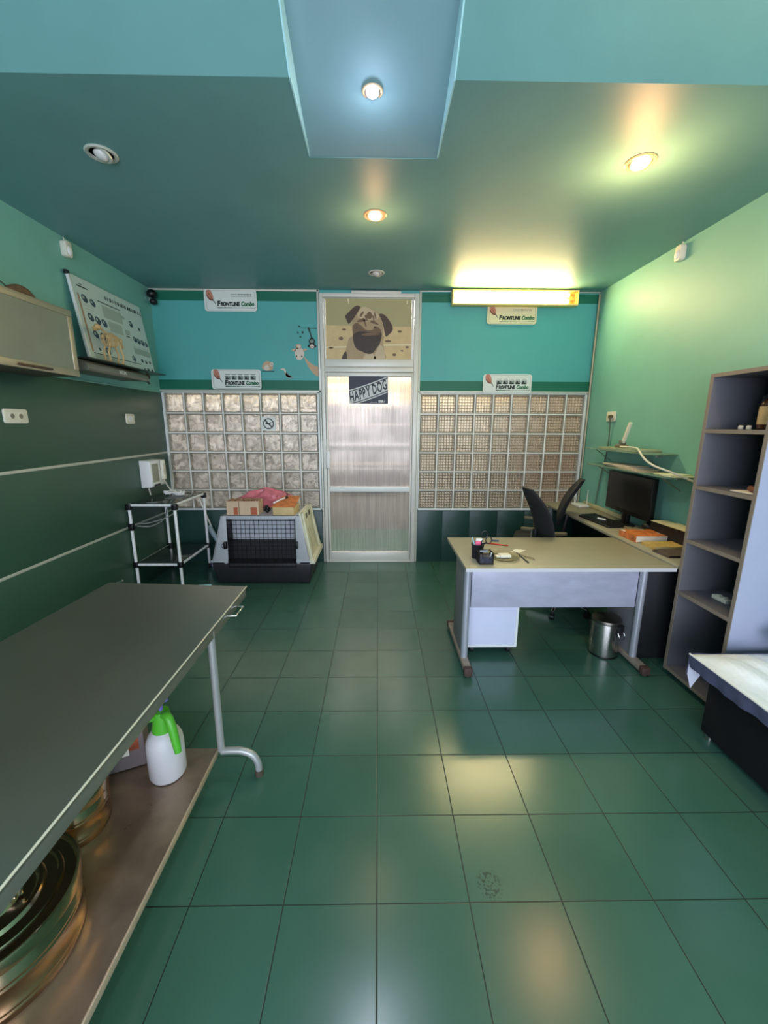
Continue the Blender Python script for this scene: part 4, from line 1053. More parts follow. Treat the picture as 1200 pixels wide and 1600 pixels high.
for yy in (1.661, .35):
    for sx, xx in ((1, -.745), (-1, -1.50)):
        mb = MB(); mb.cyl((xx, yy, .14), (xx, yy, EZ-.02), .0165, n=16)
        mb.tube(bez([(xx, yy, .135), (xx+sx*.05, yy, .137), (xx+sx*.10, yy, .134), (xx+sx*.145, yy, .112), (xx+sx*.168, yy, .07), (xx+sx*.172, yy, .022)], 6), .0165, 14)
        leg = build(mb, 'leg', M['tube'], et)
        mb = MB(); mb.cyl((xx+sx*.172, yy, 0), (xx+sx*.172, yy, .03), .021, .019, n=16); build(mb, 'foot_cap', mat('grimy_rubber', (74, 66, 54), .7), leg)
mb = MB(); mb.box(-1.49, -.762, .2, 1.665, .132, .146); sh = build(mb, 'lower_shelf', M['shelfst'], et)
mb = MB(); mb.box(-.764, -.757, .2, 1.667, .120, .149); build(mb, 'shelf_lip', mat('lip_steel', (206, 184, 158), .35, .4), sh, bevel=.002)

ZS = .1465
# pump sprayer
sp = thing('pump_sprayer', 'white plastic pump sprayer bottle with green head on the lower table shelf', 'spray bottle', (-.925, 1.525, ZS))
cx, cy = -.925, 1.525
mb = MB(); mb.lathe([(.055, 0), (.068, .004), (.0745, .018), (.0745, .15), (.072, .178), (.062, .205), (.048, .225), (.036, .236)], (cx, cy, ZS), 32); build(mb, 'tank', mat('milky_plastic', (208, 206, 208), .45), sp)
grn = mat('green_plastic', (84, 178, 50), .35)
mb = MB(); mb.lathe([(.043, .215), (.044, .235), (.036, .275), (.034, .30), (.030, .318), (.012, .322)], (cx, cy, ZS), 28); build(mb, 'head', grn, sp)
mb = MB(); mb.tube(bez([(cx+.005, cy-.01, ZS+.30), (cx+.04, cy-.03, ZS+.315), (cx+.06, cy-.042, ZS+.285), (cx+.078, cy-.055, ZS+.215), (cx+.088, cy-.062, ZS+.165)], 6), lambda t: .014+.004*math.sin(PI*t), 12); build(mb, 'trigger_handle', grn, sp)
mb = MB(); mb.cyl((cx, cy, ZS+.318), (cx, cy, ZS+.36), .009); mb.ball((cx+.006, cy, ZS+.368), .03, .016, .011); build(mb, 'pump_knob', mat('violet_plastic', (112, 104, 186), .4), sp)
mb = MB(); mb.cyl((cx-.01, cy-.02, ZS+.30), (cx-.028, cy-.06, ZS+.312), .011, .008); build(mb, 'nozzle', grn, sp)
# grey carton with a picture label
gb = thing('grey_box', 'grey box with small picture label behind the sprayer on the table shelf', 'box', (-1.2, 1.56, ZS), .40)
m = Matrix.Translation((-1.212, 1.575, ZS)) @ Matrix.Rotation(.42, 4, 'Z')
mb = MB(); mb.box(-.15, .15, -.07, .07, .004, .27, 0, m); build(mb, 'carton', mat('grey_card', (122, 112, 112), .6, var=.05), gb, bevel=.004)
mb = MB(); mb.box(.04, .13, -.0725, -.0705, .095, .19, 0, m); lb = build(mb, 'picture_label', mat('label_rust', (150, 78, 52), .5, var=.5, vscale=26), gb)
mb = MB(); mb.box(.02, .09, -.074, -.0727, .075, .11, 0, m); build(mb, 'label_strip', M['paper'], lb)
# steel pots with lids
def pot(x, y, r, h, label, handle=True):
    t = thing('steel_pot', label, 'pot', (x, y, ZS))
    mb = MB(); pr = [(r*.96, 0), (r, .012)]
    for zz in (.12, .2, .55, .63): pr += [(r, h*zz), (r*1.012, h*(zz+.02)), (r*1.012, h*(zz+.05)), (r, h*(zz+.07))]
    pr += [(r, h*.96), (r*.97, h)]
    mb.lathe(pr, (x, y, ZS), 56); build(mb, 'body', M['pot'], t)
    mb = MB(); lr = r*1.045
    mb.lathe([(lr*.99, h*.9), (lr, h*.905), (lr, h+.012), (lr*.985, h+.020), (lr*.955, h+.018), (lr*.93, h+.006), (lr*.80, h+.008), (lr*.78, h+.016), (lr*.74, h+.016), (lr*.72, h+.008), (lr*.60, h+.010), (lr*.57, h+.020), (lr*.52, h+.021), (lr*.48, h+.012), (lr*.34, h+.014), (lr*.31, h+.022), (lr*.1, h+.024)], (x, y, ZS), 56)
    lid = build(mb, 'lid', M['pot'], t)
    if handle:
        mb = MB(); mb.tube(bez([(x-.075, y-.015, ZS+h+.022), (x-.07, y-.014, ZS+h+.05), (x, y, ZS+h+.058), (x+.07, y+.014, ZS+h+.05), (x+.075, y+.015, ZS+h+.022)], 6), .006); build(mb, 'lid_handle', M['chrome'], lid)
    return t
pot(-1.085, .895, .198, .188, 'large round steel pot with ridged lid on the lower table shelf')
pot(-1.16, 1.285, .120, .165, 'smaller round steel pot between large pot and grey box on shelf', False)

# ------------------------------------------------------------------ front desk
dk = thing('desk', 'grey-topped office desk with silver front panel standing across the room', 'desk', (1.26, 2.85, 0))
DXa, DXb, DYa, DYb, DTZ = .572, 1.952, 2.486, 3.222, .75
mb = MB(); mb.box(DXa, DXb, DYa, DYb, DTZ-.024, DTZ); mb2 = build(mb, 'desktop', M['desk'], dk, bevel=.002)
mb = MB(); mb.box(DXa-.001, DXb+.001, DYa-.003, DYa, DTZ-.025, DTZ-.001); build(mb, 'edge_band', M['deskedge'], mb2)
mb = MB(); mb.box(.640, 1.782, 2.59, 2.608, .425, .722); build(mb, 'modesty_panel', M['desksilver'], dk, bevel=.002)
for x, s in ((.606, -1), (1.805, 1)):
    t = x
    mb = MB(); mb.cyl((x, 2.575, .05), (x, 2.575, DTZ-.024), .024, n=20); lg = build(mb, 'leg', M['deskleg'], dk)
    mb = MB(); mb.box(x-.012, x+.012, 2.60, 2.92, .06, DTZ-.024); build(mb, 'cable_panel', mat('leg_panel_grey', (118, 120, 122), .5), lg, bevel=.003)
    mb = MB(); mb.box(x-.026, x+.026, 2.42, 3.12, .022, .062); build(mb, 'foot_beam', M['deskfoot'], lg, bevel=.006)
    for yy in (2.432, 3.10):
        mb = MB(); mb.box(x-.028, x+.028, yy-.02, yy+.02, .012, .066); mb.cyl((x, yy, 0), (x, yy, .013), .014)
        build(mb, 'foot_cap', mat('rusty_cap', (74, 56, 50), .7, var=.3, vscale=40), lg, bevel=.004)
# mobile pedestal
pd_ = thing('drawer_pedestal', 'low white drawer pedestal on castors under the front desk', 'cabinet', (.84, 2.95, 0))
mb = MB(); mb.box(.652, 1.018, 2.70, 3.16, .062, .53); bd = build(mb, 'body', M['pedw'], pd_, bevel=.003)
mb = MB(); mb.box(.652, 1.018, 2.695, 2.6995, .062, .078); mb.box(1.0, 1.018, 2.695, 2.6995, .078, .53); build(mb, 'edge_band', M['white'], bd)
for k in range(3):
    mb = MB(); z = .07+k*.152; mb.box(.656, 1.014, 3.161, 3.178, z, z+.146); dr = build(mb, 'drawer', M['pedw'], pd_, bevel=.002)
    mb = MB(); mb.box(.78, .89, 3.179, 3.19, z+.07, z+.084); build(mb, 'handle', M['steel'], dr)
for x in (.70, .97):
    for y in (2.75, 3.11):
        mb = MB(); mb.cyl((x-.012, y, .026), (x+.012, y, .026), .026, n=18); mb.box(x-.016, x+.016, y-.016, y+.016, .045, .062); build(mb, 'castor', M['dplast'], pd_)

# ------------------------------------------------------------------ side desk along the right wall
d2 = thing('side_desk', 'long grey desk along the right wall holding the monitor', 'desk', (2.2, 3.6, 0))
mb = MB(); mb.add([(1.962, 2.50, .735), (XR-.004, 2.50, .735), (XR-.004, YB-.03, .735), (1.985, YB-.03, .735), (1.962, 2.50, .758), (XR-.004, 2.50, .758), (XR-.004, YB-.03, .758), (1.985, YB-.03, .758)],
       [(0, 3, 2, 1), (4, 5, 6, 7), (0, 1, 5, 4), (1, 2, 6, 5), (2, 3, 7, 6), (3, 0, 4, 7)]); build(mb, 'desktop', M['desk'], d2, bevel=.002)
mb = MB(); mb.box(1.842, XR-.02, 2.64, 2.656, .0, .722); build(mb, 'end_panel', mat('charcoal_panel', (34, 36, 38), .55), d2, bevel=.002)
mb = MB(); mb.box(2.36, 2.375, 2.62, YB-.05, .30, .734); build(mb, 'back_panel', mat('back_charcoal', (30, 34, 34), .6), d2)
mb = MB(); mb.cyl((2.03, 4.62, .0), (2.03, 4.62, .734), .022, n=16); build(mb, 'leg', M['deskleg'], d2)
mb = MB(); mb.box(2.0, 2.36, 4.60, 4.64, 0, .04); build(mb, 'foot_beam', M['deskfoot'], d2, bevel=.006)
mb = MB(); mb.box(XR-.032, XR-.003, 3.86, 4.62, .7585, .80); build(mb, 'rear_upstand', mat('cream_upstand', (206, 196, 152), .5), d2, bevel=.003)

# ------------------------------------------------------------------ office chairs (one, then a copy)
ch = thing('office_chair', 'dark office chair with upright back behind the desk, left of its twin', 'chair')
fab = mat('charcoal_chair_fabric', (36, 36, 38), .7, var=.1, vscale=40)
def backpt(t, lean=.20):     # profile of the back in the chair's own x-z plane, chair facing +x
    return (-.20-.20*t+.05*math.sin(t*PI)*1.0, .62+.52*t)
mb = MB()
def backs(u, v):
    a = 2*PI*u; t = .10+.88*v
    hw = .215*(1-.35*(2*abs(v-.45))**3); x, z = backpt(t)
    return (x+.030*math.cos(a)*(1-.6*abs(2*v-1)**4) - .05*(math.sin(a)**2)*-.6, hw*math.sin(a), z)
mb.grid(backs, 28, 14); N = 29
mb.f.append(tuple(range(0, 28))); mb.mi.append(0); mb.f.append(tuple(reversed(range(14*29, 14*29+28)))); mb.mi.append(0)
build(mb, 'backrest', fab, ch, angle=60)
mb = MB(); mb.tube(bez([(-.05, 0, .415), (-.17, 0, .42), (-.235, 0, .50), (-.255, 0, .62), (-.27, 0, .76)], 6), lambda t: .026-.006*t, 10); build(mb, 'back_bar', M['dplast'], ch)
mb = MB(); mb.prism(rrect(-.22, .24, -.235, .235, .09, 6), lambda u, v, d: (u, v, d), .43, .505); build(mb, 'seat', fab, ch, bevel=.025, seg=3)
mb = MB(); mb.cyl((0, 0, .12), (0, 0, .42), .026, n=16); mb.cyl((0, 0, .40), (0, 0, .43), .09, .12, n=20); build(mb, 'gas_column', M['black'], ch)
for k in range(5):
    a = 2*PI*k/5+.35; c, s = math.cos(a), math.sin(a)
    mb = MB(); mb.tube([(0, 0, .115), (.14*c, .14*s, .10), (.27*c, .27*s, .072)], lambda t: .024-.010*t, 10); lg = build(mb, 'leg', M['chrome'], ch)
    mb = MB(); mb.cyl((.27*c-.018*s, .27*s+.018*c, .028), (.27*c+.018*s, .27*s-.018*c, .028), .028, n=18); mb.cyl((.27*c, .27*s, .03), (.27*c, .27*s, .075), .009); build(mb, 'castor', M['black'], lg)
for sy in (-1, 1):
    mb = MB(); mb.tube(bez([(.04, sy*.20, .425), (.05, sy*.27, .45), (.05, sy*.272, .56), (.05, sy*.27, .625)], 5), .012, 10); ar = build(mb, 'armrest_post', M['steel'], ch)
    mb = MB(); mb.prism(rrect(-.08, .16, sy*.27-.03, sy*.27+.03, .028), lambda u, v, d: (u, v, d), .622, .65); build(mb, 'arm_pad', mat('worn_arm_pad', (110, 104, 84), .6), ar, bevel=.008)
place(ch, (1.665, 3.475, 0), .02)
dup(ch, (1.70, 4.16, 0), PI-.40, 'dark office chair with leaning curved back, nearest the side desk')

# ------------------------------------------------------------------ pedal bin
pbn = thing('pedal_bin', 'round steel pedal bin under the right end of the front desk', 'bin', (1.72, 2.74, 0))
cx, cy, br = 1.680, 2.722, .098
mb = MB(); mb.lathe([(br*.99, .002), (br, .012), (br, .255), (br*.985, .262)], (cx, cy, 0), 40); build(mb, 'body', M['steel'], pbn)
mb = MB(); mb.lathe([(br*1.02, .258), (br*1.03, .268), (br*1.0, .282), (br*.7, .292), (.01, .296)], (cx, cy, 0), 40); build(mb, 'lid', mat('bin_lid_steel', (130, 126, 118), .35, 1.), pbn)
m = Matrix.Translation((cx, cy, 0)) @ Matrix.Rotation(-1.05, 4, 'Z')
mb = MB(); mb.box(br-.002, br+.02, -.028, .028, .19, .262, 0, m); build(mb, 'hinge_plate', M['dplast'], pbn, bevel=.004)
mb = MB(); mb.tube([m @ Vector(p) for p in bez([(br+.01, -.032, .215), (br+.028, -.03, .18), (br+.032, 0, .165), (br+.028, .03, .18), (br+.01, .032, .215)], 5)], .004); build(mb, 'carry_handle', M['chrome'], pbn)
mb = MB(); mb.lathe([(br*1.01, 0), (br*1.02, .008), (br*1.0, .014)], (cx, cy, 0), 40); build(mb, 'base_ring', M['black'], pbn)

# ------------------------------------------------------------------ things on the front desk
Z = DTZ
mesh_m = mat('black_wire_mesh', (34, 36, 40), .45, .4, var=.4, vscale=220)
pcup = thing('pen_cup', 'round black mesh pen cup at the left end of the desk', 'pen holder', (.690, 2.69, Z))
mb = MB(); cx, cy = .695, 2.705
for k in range(30):
    a = 2*PI*k/30
    for s in (1, -1): mb.tube([(cx+(.036+.006*t)*math.cos(a+s*t*.9), cy+(.036+.006*t)*math.sin(a+s*t*.9), Z+.003+.095*t) for t in (0, .25, .5, .75, 1)], .0011, 4)
for zz, rr in ((.003, .037), (.098, .043)): mb.tube([(cx+rr*math.cos(a), cy+rr*math.sin(a), Z+zz) for a in [2*PI*k/24 for k in range(25)]], .003, 6)
build(mb, 'mesh_wall', mesh_m, pcup)
mb = MB(); mb.cyl((cx, cy, Z+.0005), (cx, cy, Z+.004), .037, n=24); mb.lathe([(.033, .004), (.038, .09), (.034, .09), (.03, .006)], (cx, cy, Z), 24); build(mb, 'base', M['black'], pcup)
bk = thing('mesh_basket', 'small square black mesh basket in front of the pen cup', 'basket', (.725, 2.60, Z))
x0, x1, y0, y1 = .675, .768, 2.555, 2.645
mb = MB()
for i in range(13):
    t = i/12
    for yy in (y0, y1): mb.cyl((x0+(x1-x0)*t, yy, Z+.002), (x0+(x1-x0)*t, yy, Z+.075), .0011, n=4)
    for xx in (x0, x1): mb.cyl((xx, y0+(y1-y0)*t, Z+.002), (xx, y0+(y1-y0)*t, Z+.075), .0011, n=4)
for j in range(10):
    z = Z+.003+.072*j/9
    for a, b in (((x0, y0), (x1, y0)), ((x1, y0), (x1, y1)), ((x1, y1), (x0, y1)), ((x0, y1), (x0, y0))): mb.cyl((*a, z), (*b, z), .0011 if 0 < j < 9 else .003, n=4)
build(mb, 'mesh_wall', mesh_m, bk)
mb = MB(); mb.box(x0+.001, x1-.001, y0+.001, y1-.001, Z+.0005, Z+.003); mb.box(x0+.004, x1-.004, y0+.01, y1-.004, Z+.003, Z+.05); build(mb, 'base', mat('basket_contents', (96, 100, 120), .6, var=.6, vscale=45), bk)
for nm, lab, cat, pts, rr, col in (
    ('marker_pen', 'white marker pen standing in the square mesh basket', 'pen', [(.745, 2.562, Z+.052), (.752, 2.556, Z+.082)], .0045, (226, 228, 236)),
    ('highlighter_pen', 'pale grey pen lying across the square mesh basket', 'pen', [(.685, 2.60, Z+.079), (.735, 2.59, Z+.084)], .006, (150, 160, 176))):
    mb = MB(); mb.tube(pts, rr, 10); tag(build(mb, nm, mat(nm+'_plastic', col, .4)), lab, cat)
mb = MB(); mb.tube([(.672, 2.70, Z+.092), (.655, 2.712, Z+.145)], .0042, 8); tag(build(mb, 'ballpoint_pen', mat('pale_blue_plastic', (150, 200, 214), .4)), 'pale blue pen standing at the left of the pen cup', 'pen')
mb = MB(); mb.box(.676, .712, 2.69, 2.702, Z+.092, Z+.122); tag(build(mb, 'pink_sharpener', mat('pink_plastic', (236, 100, 140), .5), bevel=.004), 'pink eraser block standing in the pen cup', 'eraser')
mb = MB(); mb.box(.682, .728, 2.706, 2.718, Z+.10, Z+.138); tag(build(mb, 'white_note_block', M['paper'], bevel=.002), 'white paper block standing behind the pink eraser in the pen cup', 'note block')
sx = thing('scissors', 'black handled scissors standing in the pen cup', 'scissors', (.72, 2.70, Z+.09))
for c0, dz in (((.742, 2.715, Z+.165), 0), ((.768, 2.70, Z+.128), 0)):
    mb = MB(); mb.tube([(c0[0]+.021*math.cos(a), c0[1], c0[2]+.024*math.sin(a)) for a in [2*PI*k/18 for k in range(19)]], .0036, 7); mb.tube([(c0[0]-.012, c0[1], c0[2]-.02), (.717, 2.706, Z+.098)], .006, 7); build(mb, 'handle', M['black'], sx)
mb = MB(); mb.box(.708, .716, 2.703, 2.707, Z+.02, Z+.10); build(mb, 'blade', M['steel'], sx)
ds = thing('glass_dish', 'round clear glass dish holding folded paper on the desk', 'dish', (.885, 2.72, Z))
mb = MB(); mb.lathe([(.070, .0005), (.098, .003), (.104, .022), (.100, .022), (.094, .007), (.004, .006)], (.885, 2.70, Z), 40); build(mb, 'bowl', mat('thin_clear_glass', (250, 246, 232), .02, trans=1., ior=1.12), ds)
mb = MB(); m = Matrix.Translation((.882, 2.70, Z+.008)) @ Matrix.Rotation(.1, 4, 'Z')
mb.box(-.035, .042, -.032, .030, 0, .018, 0, m); mb.box(-.06, -.03, -.02, .02, 0, .010, 0, m)
tag(build(mb, 'paper_packet', M['paper'], bevel=.003), 'folded white paper packet inside the glass dish', 'paper')
for nm, lab, cat, a, b, rr, col in (
    ('red_pencil', 'red pencil lying on the desk behind the glass dish', 'pencil', (.838, 3.05), (1.0, 2.975), .0045, (206, 52, 34)),
    ('blue_pen', 'short blue pen lying beyond the red pencil on the desk', 'pen', (.905, 3.115), (.965, 3.105), .0055, (70, 82, 124)),
    ('black_pen', 'black pen lying slanted at the right of the glass dish', 'pen', (1.006, 2.80), (1.012, 2.58), .0045, (34, 32, 30))):
    mb = MB(); mb.tube([(*a, Z+rr+.0005), (*b, Z+rr+.0005)], rr, 10); o = build(mb, nm, mat(nm+'_paint', col, .4)); tag(o, lab, cat)
mb = MB(); mb.poly([(.965, 2.83, Z+.0012), (1.02, 2.80, Z+.0012), (1.10, 2.87, Z+.002), (1.03, 2.90, Z+.0012)]); tag(build(mb, 'paper_scrap', M['paper'], smooth=False), 'white paper scrap lying behind the black pen on the desk', 'paper')
mb = MB(); mb.tube(bez([(.985, 2.86, Z+.003), (1.03, 2.75, Z+.003), (1.08, 2.65, Z+.003), (1.055, 2.66, Z+.003), (1.03, 2.72, Z+.003), (1.09, 2.68, Z+.003)], 5), .0016, 5); tag(build(mb, 'thin_wire', mat('dull_wire', (128, 116, 92), .4, .5)), 'thin bent wire lying right of the black pen', 'wire')

# ------------------------------------------------------------------ things on the side desk
Z = .758
mo = thing('computer_monitor', 'black flat computer monitor standing on the side desk', 'monitor', (2.30, 3.65, Z))
A, B = Vector((2.312, 4.02, 0)), Vector((2.290, 3.31, 0)); dirv = (B-A).normalized(); nrm = Vector((-1, 0, 0)); nrm = (nrm-dirv*nrm.dot(dirv)).normalized()
rzm = math.atan2(dirv.y, dirv.x)
def mp_(u, v, d): p = A+dirv*u; q = p+nrm*d; return (q.x+.03*(v-.88)/.36*0, q.y, v)
Lm = (B-A).length
mb = MB(); mb.prism([(0, .855), (Lm, .855), (Lm, 1.222), (0, 1.222)], lambda u, v, d: mp_(u, v, d), -.045, 0); body = build(mb, 'screen_housing', M['black'], mo, bevel=.006)
mb = MB(); mb.prism([(.014, .892), (Lm-.014, .892), (Lm-.014, 1.208), (.014, 1.208)], lambda u, v, d: mp_(u, v, d), .0005, .0015); build(mb, 'screen', mat('dark_screen', (34, 32, 28), .25), body)
mb = MB(); c = A+dirv*Lm*.5
mb.box(c.x+.0, c.x+.035, c.y-.04, c.y+.04, Z+.01, .88); build(mb, 'stand', M['black'], mo, bevel=.004)
mb = MB(); mb.prism(ell(c.x+.01, c.y, .06, .13, 28), lambda u, v, d: (u, v, d), Z+.0005, Z+.012); build(mb, 'foot', M['black'], mo, bevel=.003)
kb = thing('keyboard', 'black keyboard tilted on the side desk before the monitor', 'keyboard', (2.07, 3.72, Z), 0)
ka, kbv = Vector((2.065, 3.99, 0)), Vector((2.095, 3.50, 0)); kd = (kbv-ka).normalized(); kn = Vector((-kd.y, kd.x, 0)); kn = kn if kn.x > 0 else -kn
kl = (kbv-ka).length
kp = lambda u, v, d: tuple(ka+kd*u+kn*v+Vector((0, 0, Z+d+v*.06)))
mb = MB(); mb.prism(rrect(0, kl, -.035, .13, .02), lambda u, v, d: kp(u, v, d+.003), 0, .016); kbo = build(mb, 'base', M['dplast'], kb, bevel=.004)
mb = MB()
for r_ in range(6):
    for c_ in range(20):
        if c_ in (14, 17) and r_ in (0, 3): continue
        u0 = .012+c_*(kl-.024)/20; v0 = -.012+r_*.024+(.006 if r_ == 5 else 0); mb.prism([(u0, v0), (u0+.0195, v0), (u0+.0195, v0+.019), (u0, v0+.019)], lambda u, v, d: kp(u, v, d), .0192, .025)
build(mb, 'keys', M['black'], kbo, bevel=.001, seg=1)
mb = MB(); mb.tube([kp(.23, .03, .03), kp(.31, .055, .032)], .008, 8); tag(build(mb, 'white_stick', M['wplast']), 'white plastic stick lying across the keyboard', 'stick')
rt = thing('router', 'small white router with two antennas in the far desk corner', 'router', (2.30, 4.46, Z))
mb = MB(); mb.prism(rrect(2.24, 2.365, 4.40, 4.60, .02), lambda u, v, d: (u, v, d), Z+.002, Z+.028); build(mb, 'body', M['wplast'], rt, bevel=.006)
for x, y in ((2.275, 4.58), (2.36, 4.47)):
    mb = MB(); mb.cyl((x, y, Z+.02), (x, y, Z+.03), .009); mb.cyl((x, y, Z+.03), (x, y, Z+.19), .006, .0045, n=10); build(mb, 'antenna', M['plast'], rt)
# papers and books
def book(x, y, z, sx, sy, sz, rz, name, label, cat, cover, pages, puff=0):
    t = thing(name, label, cat, (x, y, z), rz); m = Matrix.Translation((x, y, z)) @ Matrix.Rotation(rz, 4, 'Z')
    mb = MB(); mb.box(-sx/2, sx/2, -sy/2, sy/2, .0006, .003, 0, m); mb.box(-sx/2, -sx/2+.003, -sy/2, sy/2, .003, sz-.002, 0, m)
    mb.grid(lambda u, v: m @ Vector((-sx/2+sx*u, -sy/2+sy*v, sz-.002+puff*math.sin(PI*u)*math.sin(PI*v)+puff*.3*math.sin(9*u+5*v))), 12, 10, 0)
    build(mb, 'cover', cover, t)
    mb = MB(); mb.box(-sx/2+.003, sx/2-.004, -sy/2+.004, sy/2-.004, .0032, sz-.0026, 0, m); build(mb, 'pages', pages, t)
    return t
org = mat('orange_cover_print', (206, 118, 62), .45, var=.45, vscale=22)
book(2.155, 3.155, Z, .26, .22, .052, .02, 'magazine_stack', 'thick magazine with orange picture cover on the side desk', 'magazine', org, M['paper'], .006)
book(2.165, 2.925, Z, .24, .15, .025, .03, 'notebook', 'yellowed notebook lying in front of the orange magazine', 'notebook', mat('yellow_cover', (196, 164, 92), .5, var=.3, vscale=18), mat('yellowed_pages', (214, 196, 140), .6), .003)
book(2.135, 2.745, Z, .24, .16, .016, .05, 'leather_folder', 'flat dark folder lying nearest the shelf unit on the desk', 'folder', mat('worn_brown_leather', (92, 78, 72), .55, var=.3, vscale=20), mat('folder_dark', (30, 26, 24), .6), .004)
pr = thing('document_tray', 'black tray holding printed papers beside the shelf unit', 'tray', (2.33, 3.0, Z))
mb = MB(); mb.box(2.285, 2.41, 2.70, 3.27, .7585, .768); mb.box(2.285, 2.291, 2.70, 3.27, .768, .885); mb.box(2.404, 2.41, 2.70, 3.27, .768, .89); mb.box(2.291, 2.404, 2.70, 2.706, .768, .885); mb.box(2.291, 2.404, 3.264, 3.27, .768, .885); build(mb, 'tray', mat('tray_black', (28, 24, 20), .5), pr)
mb = MB(); mb.box(2.294, 2.402, 2.71, 3.26, .77, .872); build(mb, 'paper_block', mat('tray_papers', (150, 140, 112), .7), pr)
for k, (dy, dz, rz) in enumerate(((0, 0, .03), (-.12, .006, -.05))):
    m = Matrix.Translation((2.345, 3.10+dy, .888+dz)) @ Matrix.Rotation(rz, 4, 'Z')
    mb = MB(); mb.box(-.075, .06, -.15, .15, 0, .003, 0, m); o = build(mb, 'printed_sheet', mat('cream_sheet', (240, 226, 176), .6), None)
    tag(o, ['cream printed sheets on the black document tray, at the back', 'cream printed sheets on the black tray, overlapping in front'][k], 'paper')
mb = MB(); mb.tube(bez([(2.30, 3.38, Z+.04), (2.33, 3.32, Z+.05), (2.36, 3.35, Z+.08), (2.33, 3.40, Z+.05), (2.30, 3.33, Z+.04), (2.34, 3.30, Z+.03)], 6), .012, 8)
mb.ball((2.33, 3.36, Z+.052), .05, .05, .035)
tag(build(mb, 'cable_tangle', M['black']), 'dark cable tangle beside the monitor foot', 'cable')

# glass wall shelves
def wshelf(x0, y0, y1, z, label):
    t = thing('glass_wall_shelf', label, 'shelf', ((x0+XR)/2, (y0+y1)/2, z))
    mb = MB(); mb.prism([(x0+.03, y1), (XR-.002, y1), (XR-.002, y0), (x0+.05, y0), (x0, y0+.06), (x0, y1-.06)], lambda u, v, d: (u, v, d), z, z+.010); build(mb, 'plate', M['gedge'], t, bevel=.002)
    for y in (y1-.12, y0+.18):
        mb = MB(); mb.box(XR-.05, XR-.001, y-.008, y+.008, z-.03, z-.0005); mb.tube([(XR-.004, y, z-.12), (x0+.08, y, z-.006)], .004, 8); build(mb, 'bracket', M['steel'], t)
    return t
wshelf(2.17, 3.26, 4.32, 1.425, 'upper glass shelf on the right wall holding a white lamp arm')
wshelf(2.16, 2.99, 4.24, 1.268, 'lower glass shelf on the right wall above the monitor')
for i, (y, sz, z0, lab) in enumerate(((3.72, .62, 1.4355, 'flat grey folder lying on the upper glass wall shelf'), (3.66, .66, 1.2785, 'stack of papers lying along the lower glass wall shelf'), (3.10, .20, 1.2785, 'white booklet at the near end of the lower glass shelf'))):
    t = thing('paper_stack', lab, 'paper', (2.29, y, z0)); m = Matrix.Translation((2.285, y, z0)) @ Matrix.Rotation((.04, -.06, .1)[i], 4, 'Z')
    colr = ((150, 160, 130), (182, 168, 146), (214, 214, 180))[i]
    for k in range((1, 4, 2)[i]):
        mb = MB(); a = (k-1)*.03*(i > 0); m2 = m @ Matrix.Translation((0, a, k*.0075)) @ Matrix.Rotation(.05*(k-1)*(i > 0), 4, 'Z')
        mb.box(-.095, .095, -sz/2*(1-.15*k), sz/2*(1-.12*k), .0004, (.022, .007, .007)[i], 0, m2)
        build(mb, 'sheet_pile', mat('pile_%d%d' % (i, k), tuple(min(255, c+10*k) for c in colr), .6), t, bevel=.001)
la = thing('lamp_arm', 'white jointed lamp arm standing on the upper glass shelf', 'lamp', (2.28, 3.78, 1.435))
mb = MB(); mb.prism(rrect(2.24, 2.32, 3.75, 3.87, .02), lambda u, v, d: (u, v, d), 1.4585, 1.485); build(mb, 'base', mat('brown_grey_base', (120, 108, 88), .5), la, bevel=.006)
mb = MB(); m = Matrix.Translation((2.28, 3.80, 1.492)) @ Matrix.Rotation(.42, 4, 'X')
mb.prism(rrect(-.014, .014, -.01, .215, .012), lambda u, v, d: m @ Vector((d, u, v)), -.012, .012); build(mb, 'arm', M['plast'], la, bevel=.004)
mb = MB(); mb.cyl((2.255, 3.80, 1.497), (2.305, 3.80, 1.497), .018); mb.ball((2.275, 3.83, 1.515), .012, .018, .012); build(mb, 'joint', mat('joint_grey', (110, 104, 92), .4), la)
mb = MB(); mb.tube(bez([(2.23, 3.74, 1.47), (2.21, 3.60, 1.474), (2.19, 3.44, 1.472), (2.15, 3.34, 1.455), (2.125, 3.22, 1.40), (2.13, 3.10, 1.355), (2.2, 2.96, 1.31), (2.36, 2.90, 1.23), (2.405, 2.88, 1.15)], 8), .008, 8)
tag(build(mb, 'shelf_cable', M['plast']), 'pale cable trailing off the glass shelves down toward the shelf unit', 'cable')

# ------------------------------------------------------------------ tall shelf unit
su = thing('shelf_unit', 'tall grey open shelf unit on castors by the right wall', 'shelving unit', (2.18, 2.25, 0))
SX0, SX1, SY0, SY1, SZ0, SZ1 = 1.962, XR-.006, 2.045, 2.478, .035, 1.957
th = .022
mb = MB(); mb.box(SX0+.004, SX1, SY1-th, SY1, SZ0, SZ1); build(mb, 'side_panel', M['shelfu'], su, bevel=.001)
mb = MB(); mb.box(SX0+.004, SX1, SY0, SY0+th, SZ0, SZ1); build(mb, 'side_panel', M['shelflav'], su, bevel=.001)
mb = MB(); mb.box(SX0+.004, SX1, SY0+th, SY1-th, SZ1-.022, SZ1-.0005); build(mb, 'top_panel', M['shelfu'], su)
mb = MB(); mb.box(SX1-.012, SX1, SY0+th, SY1-th, SZ0+.05, SZ1-.022); build(mb, 'back_panel', M['darkback'], su)
for z in (SZ0+.018, .597, .945, 1.29, 1.63):
    mb = MB(); mb.box(SX0+.004, SX1-.012, SY0+th, SY1-th, z-.013, z+.009); s_ = build(mb, 'shelf', M['shelfu'], su)
    mb = MB(); mb.box(SX0, SX0+.004, SY0+th, SY1-th, z-.013, z+.009); build(mb, 'edge_band', M['shelfedge'], s_)
